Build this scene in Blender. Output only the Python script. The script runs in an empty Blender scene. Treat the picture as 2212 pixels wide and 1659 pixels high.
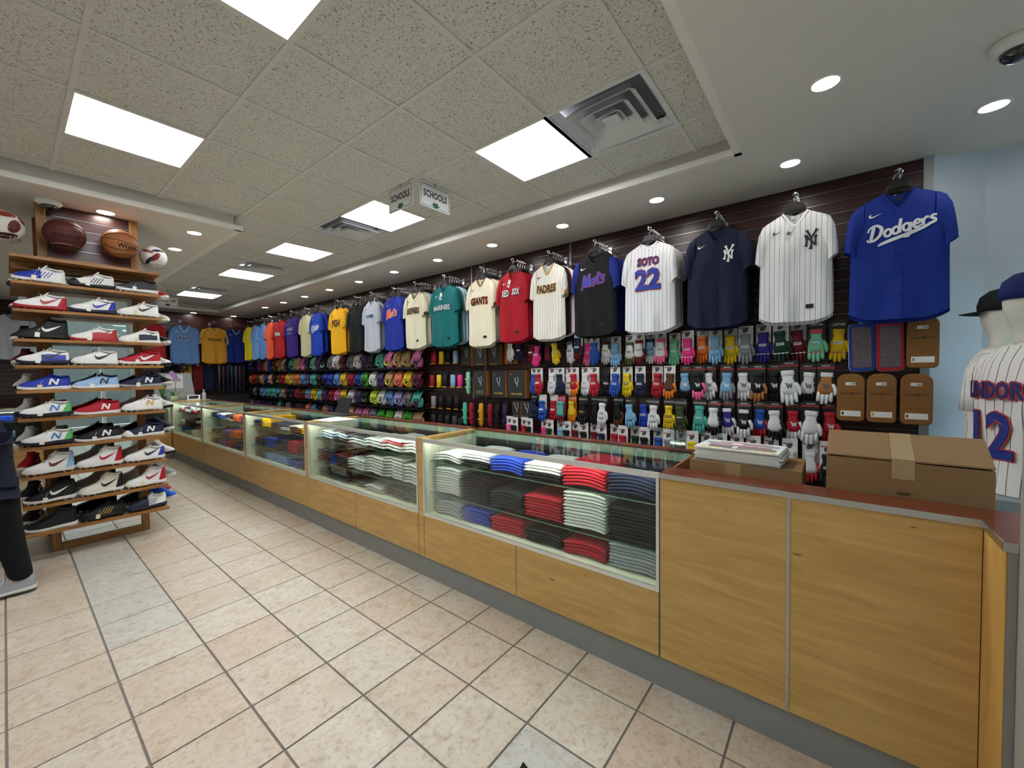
import bpy, math, random
from math import sin, cos, pi, sqrt, radians
from mathutils import Vector, Matrix
random.seed(11)
S = bpy.context.scene
COL = S.collection
# ---------------------------------------------------------------- camera
H = 1.4465
cam = bpy.data.objects.new('camera', bpy.data.cameras.new('camera')); COL.objects.link(cam)
yaw, pitch, roll = 0.89802, -0.03282, -0.013394
fw = Vector((sin(yaw)*cos(pitch), cos(yaw)*cos(pitch), sin(pitch)))
rt = Vector((cos(yaw), -sin(yaw), 0)); up = rt.cross(fw)
r2 = cos(roll)*rt + sin(roll)*up; u2 = -sin(roll)*rt + cos(roll)*up
cam.matrix_world = Matrix(((r2.x, u2.x, -fw.x, 0), (r2.y, u2.y, -fw.y, 0), (r2.z, u2.z, -fw.z, H), (0, 0, 0, 1)))
cam.data.sensor_width = 36; cam.data.lens = 873.59/2212*36; cam.data.clip_start = .05
S.camera = cam
# ---------------------------------------------------------------- world, daylight, exposure
w = bpy.data.worlds.new('world'); S.world = w; w.use_nodes = True
bg = w.node_tree.nodes['Background']; bg.inputs[0].default_value = (.70, .85, 1, 1); bg.inputs[1].default_value = 9.0
S.view_settings.view_transform = 'Standard'; S.view_settings.look = 'None'
S.view_settings.gamma = 1; S.view_settings.use_curve_mapping = False
S.view_settings.exposure = 0.0
def portal(loc, rot, sx, sy):
    l = bpy.data.lights.new('window_portal', 'AREA'); l.shape = 'RECTANGLE'; l.size = sx; l.size_y = sy
    l.cycles.is_portal = True
    o = bpy.data.objects.new('window_portal', l); COL.objects.link(o); o.location = loc; o.rotation_euler = rot
portal((2.0, -2.62, 1.5), (radians(-90), 0, 0), 4.0, 2.4)
portal((-1.6, -2.62, 1.5), (radians(-90), 0, 0), 2.4, 2.4)
# ---------------------------------------------------------------- helpers
def lin(h):
    h = h.lstrip('#')
    f = lambda c: c/12.92 if c <= .04045 else ((c+.055)/1.055)**2.4
    return tuple(f(int(h[i:i+2], 16)/255) for i in (0, 2, 4)) + (1,)
MC = {}
def newmat(name):
    m = bpy.data.materials.new(name); m.use_nodes = True
    return m, m.node_tree.nodes, m.node_tree.links, m.node_tree.nodes['Principled BSDF']
def plain(h, rough=.5, metal=0, coat=0, spec=.5):
    k = ('p', h, rough, metal, coat, spec)
    if k not in MC:
        m, n, l, b = newmat('plain_'+h.strip('#'))
        b.inputs['Base Color'].default_value = lin(h); b.inputs['Roughness'].default_value = rough
        b.inputs['Metallic'].default_value = metal; b.inputs['Coat Weight'].default_value = coat
        b.inputs['Specular IOR Level'].default_value = spec
        MC[k] = m
    return MC[k]
def fab(h, rough=.85, scale=60, bump=.25, coat=0, var=.12):
    "woven cloth or leather: fine noise relief, slight colour variation"
    k = ('f', h, rough, scale, bump, coat)
    if k not in MC:
        m, n, l, b = newmat('cloth_'+h.strip('#'))
        tc = n.new('ShaderNodeTexCoord'); nz = n.new('ShaderNodeTexNoise'); nz.inputs['Scale'].default_value = scale; nz.inputs['Detail'].default_value = 3
        l.new(tc.outputs['Object'], nz.inputs['Vector'])
        mx = n.new('ShaderNodeMix'); mx.data_type = 'RGBA'
        c = lin(h); mx.inputs['A'].default_value = tuple(v*(1-var) for v in c[:3])+(1,); mx.inputs['B'].default_value = tuple(min(1, v*(1+var)) for v in c[:3])+(1,)
        l.new(nz.outputs['Fac'], mx.inputs['Factor']); l.new(mx.outputs['Result'], b.inputs['Base Color'])
        bp = n.new('ShaderNodeBump'); bp.inputs['Strength'].default_value = bump; bp.inputs['Distance'].default_value = .004
        l.new(nz.outputs['Fac'], bp.inputs['Height']); l.new(bp.outputs['Normal'], b.inputs['Normal'])
        b.inputs['Roughness'].default_value = rough; b.inputs['Coat Weight'].default_value = coat; b.inputs['Coat Roughness'].default_value = .2
        b.inputs['Specular IOR Level'].default_value = .3
        MC[k] = m
    return MC[k]
def pinstripe(h, hs, pitch=.034, wid=.07):
    k = ('s', h, hs, pitch)
    if k not in MC:
        m, n, l, b = newmat('pinstripe_'+h.strip('#'))
        tc = n.new('ShaderNodeTexCoord'); sp = n.new('ShaderNodeSeparateXYZ'); l.new(tc.outputs['Object'], sp.inputs[0])
        d = n.new('ShaderNodeMath'); d.operation = 'DIVIDE'; d.inputs[1].default_value = pitch; l.new(sp.outputs['X'], d.inputs[0])
        fr = n.new('ShaderNodeMath'); fr.operation = 'FRACT'; l.new(d.outputs[0], fr.inputs[0])
        lt = n.new('ShaderNodeMath'); lt.operation = 'LESS_THAN'; lt.inputs[1].default_value = wid; l.new(fr.outputs[0], lt.inputs[0])
        mx = n.new('ShaderNodeMix'); mx.data_type = 'RGBA'; mx.inputs['A'].default_value = lin(h); mx.inputs['B'].default_value = lin(hs)
        l.new(lt.outputs[0], mx.inputs['Factor']); l.new(mx.outputs['Result'], b.inputs['Base Color']); b.inputs['Roughness'].default_value = .85
        MC[k] = m
    return MC[k]
def emit(h, s):
    k = ('e', h, s)
    if k not in MC:
        m, n, l, b = newmat('light_'+h.strip('#'))
        b.inputs['Base Color'].default_value = (.8, .8, .8, 1); b.inputs['Emission Color'].default_value = lin(h); b.inputs['Emission Strength'].default_value = s
        MC[k] = m
    return MC[k]
def glass(name, tint='#f2fbf6', refl=.05, gain=.55):
    k = ('g', name)
    if k not in MC:
        m, n, l, b = newmat(name); n.remove(b); out = n['Material Output']
        t = n.new('ShaderNodeBsdfTransparent'); t.inputs[0].default_value = lin(tint)
        g = n.new('ShaderNodeBsdfGlossy'); g.inputs['Roughness'].default_value = .02
        fr = n.new('ShaderNodeLayerWeight'); fr.inputs['Blend'].default_value = .25
        ma = n.new('ShaderNodeMath'); ma.operation = 'MULTIPLY_ADD'; ma.inputs[1].default_value = gain; ma.inputs[2].default_value = refl
        l.new(fr.outputs['Fresnel'], ma.inputs[0])
        mx = n.new('ShaderNodeMixShader'); l.new(ma.outputs[0], mx.inputs[0]); l.new(t.outputs[0], mx.inputs[1]); l.new(g.outputs[0], mx.inputs[2])
        l.new(mx.outputs[0], out.inputs[0]); MC[k] = m
    return MC[k]
def grain(name, c1, c2, axis, scale=6, rough=.4, stretch=14, knots=False):
    "wood: noise stretched along one world axis, sparse dark flecks"
    if name in MC: return MC[name]
    m, n, l, b = newmat(name)
    ge = n.new('ShaderNodeNewGeometry'); mp = n.new('ShaderNodeMapping')
    sc = [stretch, stretch, stretch]; sc[axis] = 1; mp.inputs['Scale'].default_value = sc
    l.new(ge.outputs['Position'], mp.inputs['Vector'])
    nz = n.new('ShaderNodeTexNoise'); nz.inputs['Scale'].default_value = scale; nz.inputs['Detail'].default_value = 5; nz.inputs['Distortion'].default_value = .6
    l.new(mp.outputs[0], nz.inputs['Vector'])
    cr = n.new('ShaderNodeValToRGB'); cr.color_ramp.elements[0].position = .3; cr.color_ramp.elements[1].position = .72
    cr.color_ramp.elements[0].color = lin(c1); cr.color_ramp.elements[1].color = lin(c2)
    l.new(nz.outputs['Fac'], cr.inputs[0]); last = cr.outputs[0]
    if knots:
        mp2 = n.new('ShaderNodeMapping'); s2 = [9, 9, 9]; s2[axis] = 2.2; mp2.inputs['Scale'].default_value = s2; l.new(ge.outputs['Position'], mp2.inputs['Vector'])
        vo = n.new('ShaderNodeTexNoise'); vo.inputs['Scale'].default_value = 2.6; vo.inputs['Detail'].default_value = 3; l.new(mp2.outputs[0], vo.inputs['Vector'])
        r3 = n.new('ShaderNodeValToRGB'); r3.color_ramp.elements[0].position = .725; r3.color_ramp.elements[1].position = .75
        r3.color_ramp.elements[0].color = (0, 0, 0, 1); r3.color_ramp.elements[1].color = (.75, .75, .75, 1); l.new(vo.outputs['Fac'], r3.inputs[0])
        mx = n.new('ShaderNodeMix'); mx.data_type = 'RGBA'; mx.inputs['B'].default_value = lin('#6b4420'); l.new(r3.outputs[0], mx.inputs['Factor']); l.new(last, mx.inputs['A']); last = mx.outputs['Result']
    l.new(last, b.inputs['Base Color']); b.inputs['Roughness'].default_value = rough
    MC[name] = m; return m

class B:
    "collects vertices and faces for ONE mesh"
    def __init__(s): s.v = []; s.f = []; s.sm = []
    def add(s, vs, fs, smooth=False):
        o = len(s.v); s.v += [tuple(p) for p in vs]; s.f += [tuple(i+o for i in f) for f in fs]; s.sm += [smooth]*len(fs); return s
    def box(s, x0, x1, y0, y1, z0, z1, M=None):
        vs = [Vector((x, y, z)) for z in (z0, z1) for y in (y0, y1) for x in (x0, x1)]
        if M: vs = [M @ p for p in vs]
        return s.add(vs, [(0, 2, 3, 1), (4, 5, 7, 6), (0, 1, 5, 4), (2, 6, 7, 3), (0, 4, 6, 2), (1, 3, 7, 5)])
    def bbox(s, x0, x1, y0, y1, z0, z1, b=.004):
        "box with chamfered vertical and top edges"
        def ring(z, i): return [(x0+i+b, y0+i, z), (x1-i-b, y0+i, z), (x1-i, y0+i+b, z), (x1-i, y1-i-b, z), (x1-i-b, y1-i, z), (x0+i+b, y1-i, z), (x0+i, y1-i-b, z), (x0+i, y0+i+b, z)]
        return s.loft([ring(z0, b), ring(z0+b, 0), ring(z1-b, 0), ring(z1, b)], cap=True)
    def loft(s, rings, cap=False, smooth=False, closed=True, cap0=None, cap1=None):
        n = len(rings[0]); vs = [p for r in rings for p in r]; fs = []
        for i in range(len(rings)-1):
            for j in range(n if closed else n-1):
                a = i*n+j; b_ = i*n+(j+1) % n; fs.append((a, b_, b_+n, a+n))
        c0 = cap if cap0 is None else cap0; c1 = cap if cap1 is None else cap1
        s.add(vs, fs, smooth); o = len(s.v)-len(vs)
        if c0: s.f.append(tuple(o+j for j in range(n))[::-1]); s.sm.append(False)
        if c1: s.f.append(tuple(o+len(vs)-n+j for j in range(n))); s.sm.append(False)
        return s
    def tube(s, path, r, n=8, cap=True, ups=None):
        path = [Vector(p) for p in path]; rs = r if isinstance(r, (list, tuple)) else [r]*len(path); rings = []; prev = None
        for i, p in enumerate(path):
            t = (path[min(i+1, len(path)-1)]-path[max(i-1, 0)]).normalized()
            a = prev if prev is not None else (Vector((0, 0, 1)) if abs(t.z) < .9 else Vector((1, 0, 0)))
            x = (a - t*a.dot(t)).normalized(); y = t.cross(x); prev = x
            rings.append([p + rs[i]*(cos(2*pi*k/n)*x + sin(2*pi*k/n)*y) for k in range(n)])
        return s.loft(rings, cap=cap, smooth=n > 5)
    def lathe(s, prof, n=16, c=(0, 0, 0), cap=True, sx=1, sy=1):
        return s.loft([[(c[0]+sx*r*cos(2*pi*k/n), c[1]+sy*r*sin(2*pi*k/n), c[2]+z) for k in range(n)] for r, z in prof], cap=cap, smooth=True)
    def prism(s, poly, t0, t1, f=lambda u, v, t: (u, t, v)):
        n = len(poly); vs = [f(u, v, t0) for u, v in poly]+[f(u, v, t1) for u, v in poly]
        return s.add(vs, [tuple(range(n)), tuple(range(2*n-1, n-1, -1))]+[(i, i+n, (i+1) % n+n, (i+1) % n) for i in range(n)])
    def sphere(s, c, r, n=12, m=8, sx=1, sy=1, sz=1):
        return s.lathe([(max(1e-4, r*sin(pi*i/m)), -r*sz*cos(pi*i/m)) for i in range(m+1)], n, c, cap=False, sx=sx, sy=sy)
    def move(s, M, start=0):
        s.v[start:] = [tuple(M @ Vector(p)) for p in s.v[start:]]; return s
    def mesh(s, name):
        m = bpy.data.meshes.new(name); m.from_pydata(s.v, [], s.f); m.validate()
        if len(m.polygons) == len(s.sm): m.polygons.foreach_set('use_smooth', s.sm)
        m.materials.append(None); m.update(); return m
def ob(name, mesh, mat, parent=None, loc=(0, 0, 0), rot=(0, 0, 0), scale=(1, 1, 1)):
    if isinstance(mesh, B): mesh = mesh.mesh(name)
    o = bpy.data.objects.new(name, mesh); COL.objects.link(o); o.parent = parent
    o.location = loc; o.rotation_euler = rot; o.scale = scale
    if o.material_slots:
        o.material_slots[0].link = 'OBJECT'; o.material_slots[0].material = mat
    return o
def tag(o, label, cat, group=None):
    o['label'] = label; o['category'] = cat
    if group: o['group'] = group
    return o
def thing(name, label, cat, loc=(0, 0, 0), rot=(0, 0, 0), group=None, scale=(1, 1, 1)):
    o = bpy.data.objects.new(name, None); COL.objects.link(o); o.empty_display_size = .05
    o.location = loc; o.rotation_euler = rot; o.scale = scale
    return tag(o, label, cat, group)
def struct(o): o['kind'] = 'structure'; return o
def stuff(o): o['kind'] = 'stuff'; return o
ORD = 'first second third fourth fifth sixth seventh eighth ninth tenth eleventh twelfth thirteenth fourteenth fifteenth sixteenth seventeenth eighteenth nineteenth twentieth'.split()
def nth(i):
    if i < 20: return ORD[i]
    t = {2: 'twenty', 3: 'thirty', 4: 'forty'}[(i+1)//10]; r = (i+1) % 10
    return {'twenty': 'twentieth', 'thirty': 'thirtieth', 'forty': 'fortieth'}[t] if r == 0 else t+'-'+ORD[r-1]
TXT = {}
def text_mesh(body, size, bold=.0, shear=0., spacing=1., fit=None):
    "lettering as flat faces in the xz plane, centred, facing -y"
    k = (body, size, bold, shear, spacing, fit)
    if k in TXT: return TXT[k]
    c = bpy.data.curves.new('lettering', 'FONT'); c.body = body; c.size = size; c.align_x = 'CENTER'; c.align_y = 'CENTER'
    c.offset = bold*size; c.shear = shear; c.space_character = spacing; c.resolution_u = 2; c.fill_mode = 'FRONT'
    o = bpy.data.objects.new('lettering', c); m = bpy.data.meshes.new_from_object(o)
    bpy.data.objects.remove(o)
    xs = [v.co.x for v in m.vertices] or [0]; ys = [v.co.y for v in m.vertices] or [0]
    wdt = max(xs)-min(xs) or 1; hgt = max(ys)-min(ys) or 1; cx = (max(xs)+min(xs))/2; cy = (max(ys)+min(ys))/2
    fx = fit[0]/wdt if fit else 1; fz = fit[1]/hgt if fit else 1
    b = B(); b.add([((v.co.x-cx)*fx, 0, (v.co.y-cy)*fz) for v in m.vertices], [tuple(p.vertices) for p in m.polygons])
    bpy.data.meshes.remove(m); TXT[k] = b; return b
def conform(b, fn):
    "returns a copy of b with every vertex mapped by fn(x, z) -> (x, y, z)"
    c = B(); c.v = [fn(p[0], p[2]) for p in b.v]; c.f = list(b.f); c.sm = list(b.sm); return c
def catmull(pts, k=6):
    P = [pts[0]]+list(pts)+[pts[-1]]; out = []
    for i in range(1, len(P)-2):
        for j in range(k):
            t = j/k; out.append(tuple(.5*((2*b)+(c-a)*t+(2*a-5*b+4*c-d)*t*t+(3*b-a-3*c+d)*t**3) for a, b, c, d in zip(P[i-1], P[i], P[i+1], P[i+2])))
    out.append(tuple(pts[-1])); return out
def ribbon(strokes, k=5):
    "brush strokes [(x, z, width)...] as flat ribbons"
    b = B()
    for s_ in strokes:
        q = catmull(s_, k); vs = []; fs = []
        for i, p in enumerate(q):
            a = q[max(0, i-1)]; c = q[min(len(q)-1, i+1)]; dx, dz = c[0]-a[0], c[1]-a[1]; L = sqrt(dx*dx+dz*dz) or 1
            vs += [(p[0]-dz/L*p[2]/2, 0, p[1]+dx/L*p[2]/2), (p[0]+dz/L*p[2]/2, 0, p[1]-dx/L*p[2]/2)]
        fs = [(2*i, 2*i+1, 2*i+3, 2*i+2) for i in range(len(q)-1)]
        b.add(vs, fs)
    return b
SWOOSH = [(-.5, .02), (-.44, -.12), (-.3, -.17), (-.12, -.12), (.5, .2), (-.08, -.0), (-.24, -.04), (-.32, .0), (-.34, .1), (-.28, .22), (-.42, .14)]
CHROME = plain('#c9ccd0', .18, 1); BLACKP = plain('#0d0d0e', .45); STEEL = plain('#9a9da0', .32, 1); WHITE = plain('#e9e9e6', .6); DARK = plain('#050505', .8)

LED, DOWN = 20.0, 60.0

# ================================================================ the room
ZC, ZS, ZL = 2.994, 2.884, 2.862
XW, YB, YF = 4.02, 11.79, -2.6
T = .6096; GX, GY = .2753, 2.0076
# ---- materials of surfaces
def m_tile(name, cols):
    m, n, l, b = newmat(name)
    ge = n.new('ShaderNodeNewGeometry'); oi = n.new('ShaderNodeObjectInfo')
    cr = n.new('ShaderNodeValToRGB'); e = cr.color_ramp.elements
    e[0].color = lin(cols[0]); e[1].color = lin(cols[-1])
    for i, c in enumerate(cols[1:-1]): x = e.new((i+1)/(len(cols)-1)); x.color = lin(c)
    l.new(oi.outputs['Random'], cr.inputs[0])
    def noise(sc, det, lo, hi, c, fac):
        nz = n.new('ShaderNodeTexNoise'); nz.inputs['Scale'].default_value = sc; nz.inputs['Detail'].default_value = det; nz.inputs['Distortion'].default_value = .8
        l.new(ge.outputs['Position'], nz.inputs['Vector'])
        r = n.new('ShaderNodeMapRange'); r.inputs[1].default_value = lo; r.inputs[2].default_value = hi; r.inputs[4].default_value = fac; l.new(nz.outputs['Fac'], r.inputs[0])
        return r.outputs[0], nz.outputs['Fac']
    last = cr.outputs[0]
    for sc, det, lo, hi, c, fac in ((4, 4, .45, .8, cols[-1], .8), (14, 8, .50, .75, '#9a7f66', .55), (9, 6, .58, .78, '#ded8cc', .35), (42, 8, .50, .74, '#7d6a57', .5)):
        o, h = noise(sc, det, lo, hi, c, fac)
        mx = n.new('ShaderNodeMix'); mx.data_type = 'RGBA'; l.new(o, mx.inputs['Factor']); l.new(last, mx.inputs['A']); mx.inputs['B'].default_value = lin(c); last = mx.outputs['Result']
    l.new(last, b.inputs['Base Color']); b.inputs['Roughness'].default_value = .38
    bp = n.new('ShaderNodeBump'); bp.inputs['Strength'].default_value = .25; bp.inputs['Distance'].default_value = .004; l.new(h, bp.inputs['Height']); l.new(bp.outputs[0], b.inputs['Normal'])
    return m
TILE_BEIGE = m_tile('tile_beige', ['#c2b9a9', '#bdb09e', '#c5bdb0', '#bdaa97', '#c1b5a4', '#bba694'])
TILE_GREY = m_tile('tile_grey', ['#b9b7ad', '#bdbab0', '#b5b3ab'])
def m_ceiltile():
    m, n, l, b = newmat('ceiling_tile'); ge = n.new('ShaderNodeNewGeometry')
    nz = n.new('ShaderNodeTexNoise'); nz.inputs['Scale'].default_value = 105; nz.inputs['Detail'].default_value = 2.5; nz.inputs['Distortion'].default_value = 1.2; l.new(ge.outputs['Position'], nz.inputs['Vector'])
    cr = n.new('ShaderNodeValToRGB'); e = cr.color_ramp.elements; e[0].position = .36; e[0].color = lin('#86847c'); e[1].position = .43; e[1].color = lin('#d9d8d0')
    l.new(nz.outputs['Fac'], cr.inputs[0]); l.new(cr.outputs[0], b.inputs['Base Color']); b.inputs['Roughness'].default_value = .95
    bp = n.new('ShaderNodeBump'); bp.inputs['Strength'].default_value = .35; bp.inputs['Distance'].default_value = .003; l.new(cr.outputs[0], bp.inputs['Height']); l.new(bp.outputs[0], b.inputs['Normal'])
    return m
CEILTILE = m_ceiltile()
PAINT = fab('#e2dfd8', .8, 25, .05, var=.02); PAINTB = fab('#cfdae8', .75, 8, .05, var=.03); GROUT = plain('#77706a', .9); BARM = plain('#d8d7d0', .6); LIP = plain('#ebe9e2', .7)
MAHOG = grain('mahogany', '#2b1413', '#45221f', 1, 3, .33, 22); MAHOGX = grain('mahogany_back', '#2b1413', '#45221f', 0, 3, .33, 22)
MAPLE = grain('maple_veneer', '#b08a4c', '#caa463', 1, 3.2, .36, 9, True); OAK = grain('oak_board', '#7a5026', '#a9773c', 0, 5, .45, 16, True)
CREAM = plain('#e3e4cf', .55); KICK = fab('#848482', .6, 12, .05, var=.08); REDWOOD = grain('red_laminate', '#5c2a1a', '#7d3d26', 1, 3, .22, 14)
ALU = plain('#b4b3ae', .35, .6)
# ---- floor: slab, single tiles, the far rest as one
fl = struct(ob('floor', B().box(-4.05, 4.3, YF, YB+.1, -.05, -.004), GROUT))
FX, FY, TS = -.12976*.333, 3.91904*.333, .333
tb = B().bbox(-.1625, .1625, -.1625, .1625, -.004, .001, .0015).mesh('tile')
grey = {(1, 5), (1, 6), (1, 7), (1, 8), (1, 9), (3, -2)}
rest = B()
for k in range(-12, 13):
    for j in range(-16, 25):
        x, y = FX+(k+.5)*TS, FY+(j+.5)*TS
        if x < -3.9 or x > 4.1 or y < YF+.2 or y > 11.6 or (x > 1.97): continue
        if -4 <= k <= 5 and -6 <= j <= 23 and not (k < -1 and j < 2):
            ob('tile', tb, TILE_GREY if (k, j) in grey else TILE_BEIGE, fl, (x, y, 0))
        else: rest.box(x-.1625, x+.1625, y-.1625, y+.1625, -.004, .001)
stuff(ob('outer_tiles', rest, TILE_BEIGE, fl))
# ---- suspended ceiling
ce = struct(ob('ceiling', B().box(-4.05, 4.3, YF, YB+.1, ZC+.09, ZC+.12), plain('#33322f', .9)))
panels = {(0, -1), (0, 2), (3, -1), (3, 2), (3, 5), (3, 8), (3, 12), (-3, -1), (-3, 2)}; vents = {(3, -2), (3, 3), (3, 7), (3, 11)}
ct = B().box(0, 1, 0, 1, 0, 1).mesh('ceiling_tile')
X1, Y0, Y1, XL, YL = 3.135, .53, 11.15, 1.49, 4.60
def node(i, j): return GX+T*i, GY+T*j
for i in range(-7, 5):
    for j in range(-3, 16):
        x0, y0 = node(i, j); x1, y1 = min(x0+T, X1), min(y0+T, Y1); y0 = max(y0, Y0)
        if x1-x0 < .05 or y1-y0 < .05 or x0 > X1: continue
        if y0 > YL-.05:
            if x1 < XL+.05: continue
            x0 = max(x0, XL)
        elif y1 > YL and x1 < XL: y1 = YL
        if (i, j) in panels or (i, j) in vents: continue
        ob('ceiling_tile', ct, CEILTILE, ce, (x0+.011, y0+.011, ZC+.004), (0, 0, 0), (x1-x0-.022, y1-y0-.022, .015))
for i in range(-7, 5):
    x = node(i, 0)[0]; ya, yb = Y0, (Y1 if x > XL else YL)
    ob('grid_bar', B().box(x-.012, x+.012, ya, yb, ZC-.004, ZC+.03), BARM, ce)
for j in range(-2, 16):
    y = node(0, j)[1]; xa = -4 if y < YL else XL
    if y > Y1: continue
    ob('grid_bar', B().box(xa, X1, y-.012, y+.012, ZC-.003, ZC+.03), BARM, ce)
# ---- soffits round the recess (lower ceiling), with a small projecting lip
for n_, (xa, xb, ya, yb, z) in enumerate([(3.16, XW+.2, .5, YB, ZS), (-4, XW+.25, YF, .5, ZS), (1.46, 3.16, 11.18, YB, ZS), (-4, 1.46, 4.63, YB, ZL)]):
    struct(ob('ceiling_soffit' if n_ == 0 else 'ceiling_soffit.%03d' % n_, B().box(xa, xb, ya, yb, z, ZC+.09), PAINT))
struct(ob('trim_1', B().box(3.118, 3.16, .5, 11.18, ZS, ZS+.045), LIP)); struct(ob('trim_2', B().box(-4, 3.16, .5, .545, ZS, ZS+.05), LIP))
struct(ob('trim_3', B().box(1.52, 3.12, 11.135, 11.18, ZS, ZS+.045), LIP)); struct(ob('trim_4', B().box(-4, 1.52, 4.585, 4.63, ZL, ZL+.045), LIP))
struct(ob('trim_5', B().box(1.46, 1.52, 4.6, 11.18, ZL, ZL+.045), LIP))
# ---- right wall of dark slats
wr = struct(ob('wall_right', B().box(XW+.012, XW+.16, -.47, YB+.1, 0, ZS+.1), plain('#140a0a', .8)))
cuts = [-.47, 2.331, 5.0, 7.41, 9.6, YB]; ZP = .0864
for a, b_ in zip(cuts, cuts[1:]):
    sm_ = B().box(0, .016, .003, b_-a-.003, 0, ZP-.009).mesh('slat')
    for q in range(27): ob('slat', sm_, MAHOG, wr, (XW, a, ZS-(q+1)*ZP))
sm_ = B().box(0, .004, 0, YB+.47, 0, .003).mesh('groove_insert')
for q in range(1, 27): ob('groove_insert', sm_, STEEL, wr, (XW+.002, -.47, ZS-q*ZP-.0035))
for k_, y in enumerate((2.331, 3.64, 3.87, 7.3, 7.52)):
    struct(ob('trim_%d' % (6+k_), B().box(XW-.014, XW+.004, y-.012, y+.012, .5, ZS-.001), STEEL))
struct(ob('trim_11', B().box(XW-.012, XW+.02, -.52, -.47, .3, ZS-.001), plain('#a9adb2', .5)))
wb = struct(ob('wall_back', B().box(-4, XW+.1, YB+.012, YB+.16, 0, ZS+.1), plain('#140a0a', .8)))
for a, b_ in ((-1.2, 1.4), (1.4, XW)):
    sm_ = B().box(.003, b_-a-.003, 0, .016, 0, ZP-.009).mesh('slat')
    for q in range(27): ob('slat', sm_, MAHOGX, wb, (a, YB, ZS-(q+1)*ZP))
for q in range(1, 27): ob('groove_insert', B().box(-1.2, XW, YB+.002, YB+.006, 0, .003), STEEL, wb, (0, 0, ZS-q*ZP-.0035))
# ---- pale blue wall past the slats, bending away, and the shop front behind the camera
b = B(); pl = [(4.02, -.52), (4.185, -.79), (4.2, -2.6)]
for (xa, ya), (xb, yb) in zip(pl, pl[1:]): b.add([(xa, ya, 0), (xb, yb, 0), (xb, yb, ZS+.1), (xa, ya, ZS+.1), (xa+.15, ya, 0), (xb+.15, yb, 0), (xb+.15, yb, ZS+.1), (xa+.15, ya, ZS+.1)], [(0, 1, 2, 3), (4, 7, 6, 5), (0, 3, 7, 4), (1, 5, 6, 2), (3, 2, 6, 7)])
struct(ob('wall_right_paint', b, PAINTB))
struct(ob('wall_left', B().box(-4.15, -4, YF, YB+.1, 0, ZC+.1), PAINT))
b = B()
for xa, xb, za, zb in ((-4.1, 4.35, 2.62, ZC+.1), (-4.1, 4.35, 0, .35), (-4.1, -2.8, .35, 2.62), (-.45, .05, .35, 2.62), (4.0, 4.35, .35, 2.62)): b.box(xa, xb, YF-.12, YF, za, zb)
struct(ob('wall_front', b, PAINT))
for k_, (xa, xb) in enumerate(((-2.8, -.45), (.05, 4.0))):
    wi = struct(ob('window_%d' % (k_+1), B().box(xa, xb, YF-.065, YF-.055, .35, 2.62), glass('shop_window')))
    for q in range(4):
        x = xa+(xb-xa)*q/3; ob('window_frame', B().box(x-.03, x+.03, YF-.1, YF-.02, .35, 2.62), WHITE, wi)
    ob('window_frame', B().box(xa, xb, YF-.1, YF-.02, 1.95, 2.0), WHITE, wi)
struct(ob('wall_street', B().box(-9, 10, -7, -6.9, -.1, 3.6), fab('#4a4643', .9, 3, .1))); struct(ob('floor_street', B().box(-9, 10, -6.9, YF-.12, -.12, -.06), fab('#4c4a48', .9, 4, .1)))
# aluminium door post close by on the right
dp = struct(ob('door_1', B().box(1.50, 1.595, -.56, -.374, 0, ZS), plain('#a8a6a0', .45, .3)))
ob('post_seal', B().box(1.493, 1.50, -.54, -.40, 0, ZS), plain('#8fb0b6', .4), dp)
# ---- ceiling lights and vents
fr = B(); o_ = T/2
for a in (0, 1):
    s_ = (-1, 1)[a]
    fr.box(s_*o_-.011 if s_ < 0 else s_*o_-.017, s_*o_+.017 if s_ < 0 else s_*o_+.011, -o_, o_, -.006, .03); fr.box(-o_, o_, s_*o_-.011 if s_ < 0 else s_*o_-.017, s_*o_+.017 if s_ < 0 else s_*o_+.011, -.0061, .03)
frm = fr.mesh('frame'); dfm = B().box(-o_+.016, o_-.016, -o_+.016, o_-.016, .004, .02).mesh('diffuser')
LEDM = emit('#fbfdff', LED)
names = {(0, -1): 'nearest bright square ceiling light, cut by the top of the frame', (0, 2): 'bright ceiling light panel above the shoe rack', (3, -1): 'bright ceiling light panel beside the large near vent', (3, 2): 'bright ceiling light panel behind the hanging corner sign',
 (3, 5): 'ceiling light panel between the second and third vents', (3, 8): 'ceiling light panel beside the third vent from the front', (3, 12): 'farthest ceiling light panel, near the back wall', (-3, -1): 'added ceiling light panel out of view to the left, near the front', (-3, 2): 'added ceiling light panel out of view to the left, farther back'}  # the two unseen left panels are added to keep the illumination even
for (i, j) in sorted(panels):
    x, y = node(i+.5, j+.5); t = thing('ceiling_light', names[(i, j)], 'light', (x, y, ZC), group='square ceiling lights')
    ob('frame', frm, BARM, t); ob('diffuser', dfm, LEDM, t)
VENT = plain('#dcdde0', .5)
def sqring(b, a0, z0, a1, z1, th=.006, rr=.02):
    def r_(a, z): return [(sx*(a-(rr if q else 0)), sy*(a-(0 if q else rr)), z) for sx, sy, q0 in ((1, 1, 0), (-1, 1, 1), (-1, -1, 0), (1, -1, 1)) for q in ((0, 1) if q0 == 0 else (1, 0))]
    b.loft([r_(a0, z0), r_(a1, z1), r_(a1, z1-th), r_(a0, z0-th), r_(a0, z0)], smooth=False)
vn = {(3, -2): 'large square ceiling vent beside the nearest light panel, facing the jerseys', (3, 3): 'second square ceiling vent, next to the light by the hanging sign', (3, 7): 'third square ceiling vent from the front', (3, 11): 'farthest square ceiling vent, near the back wall'}
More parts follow.
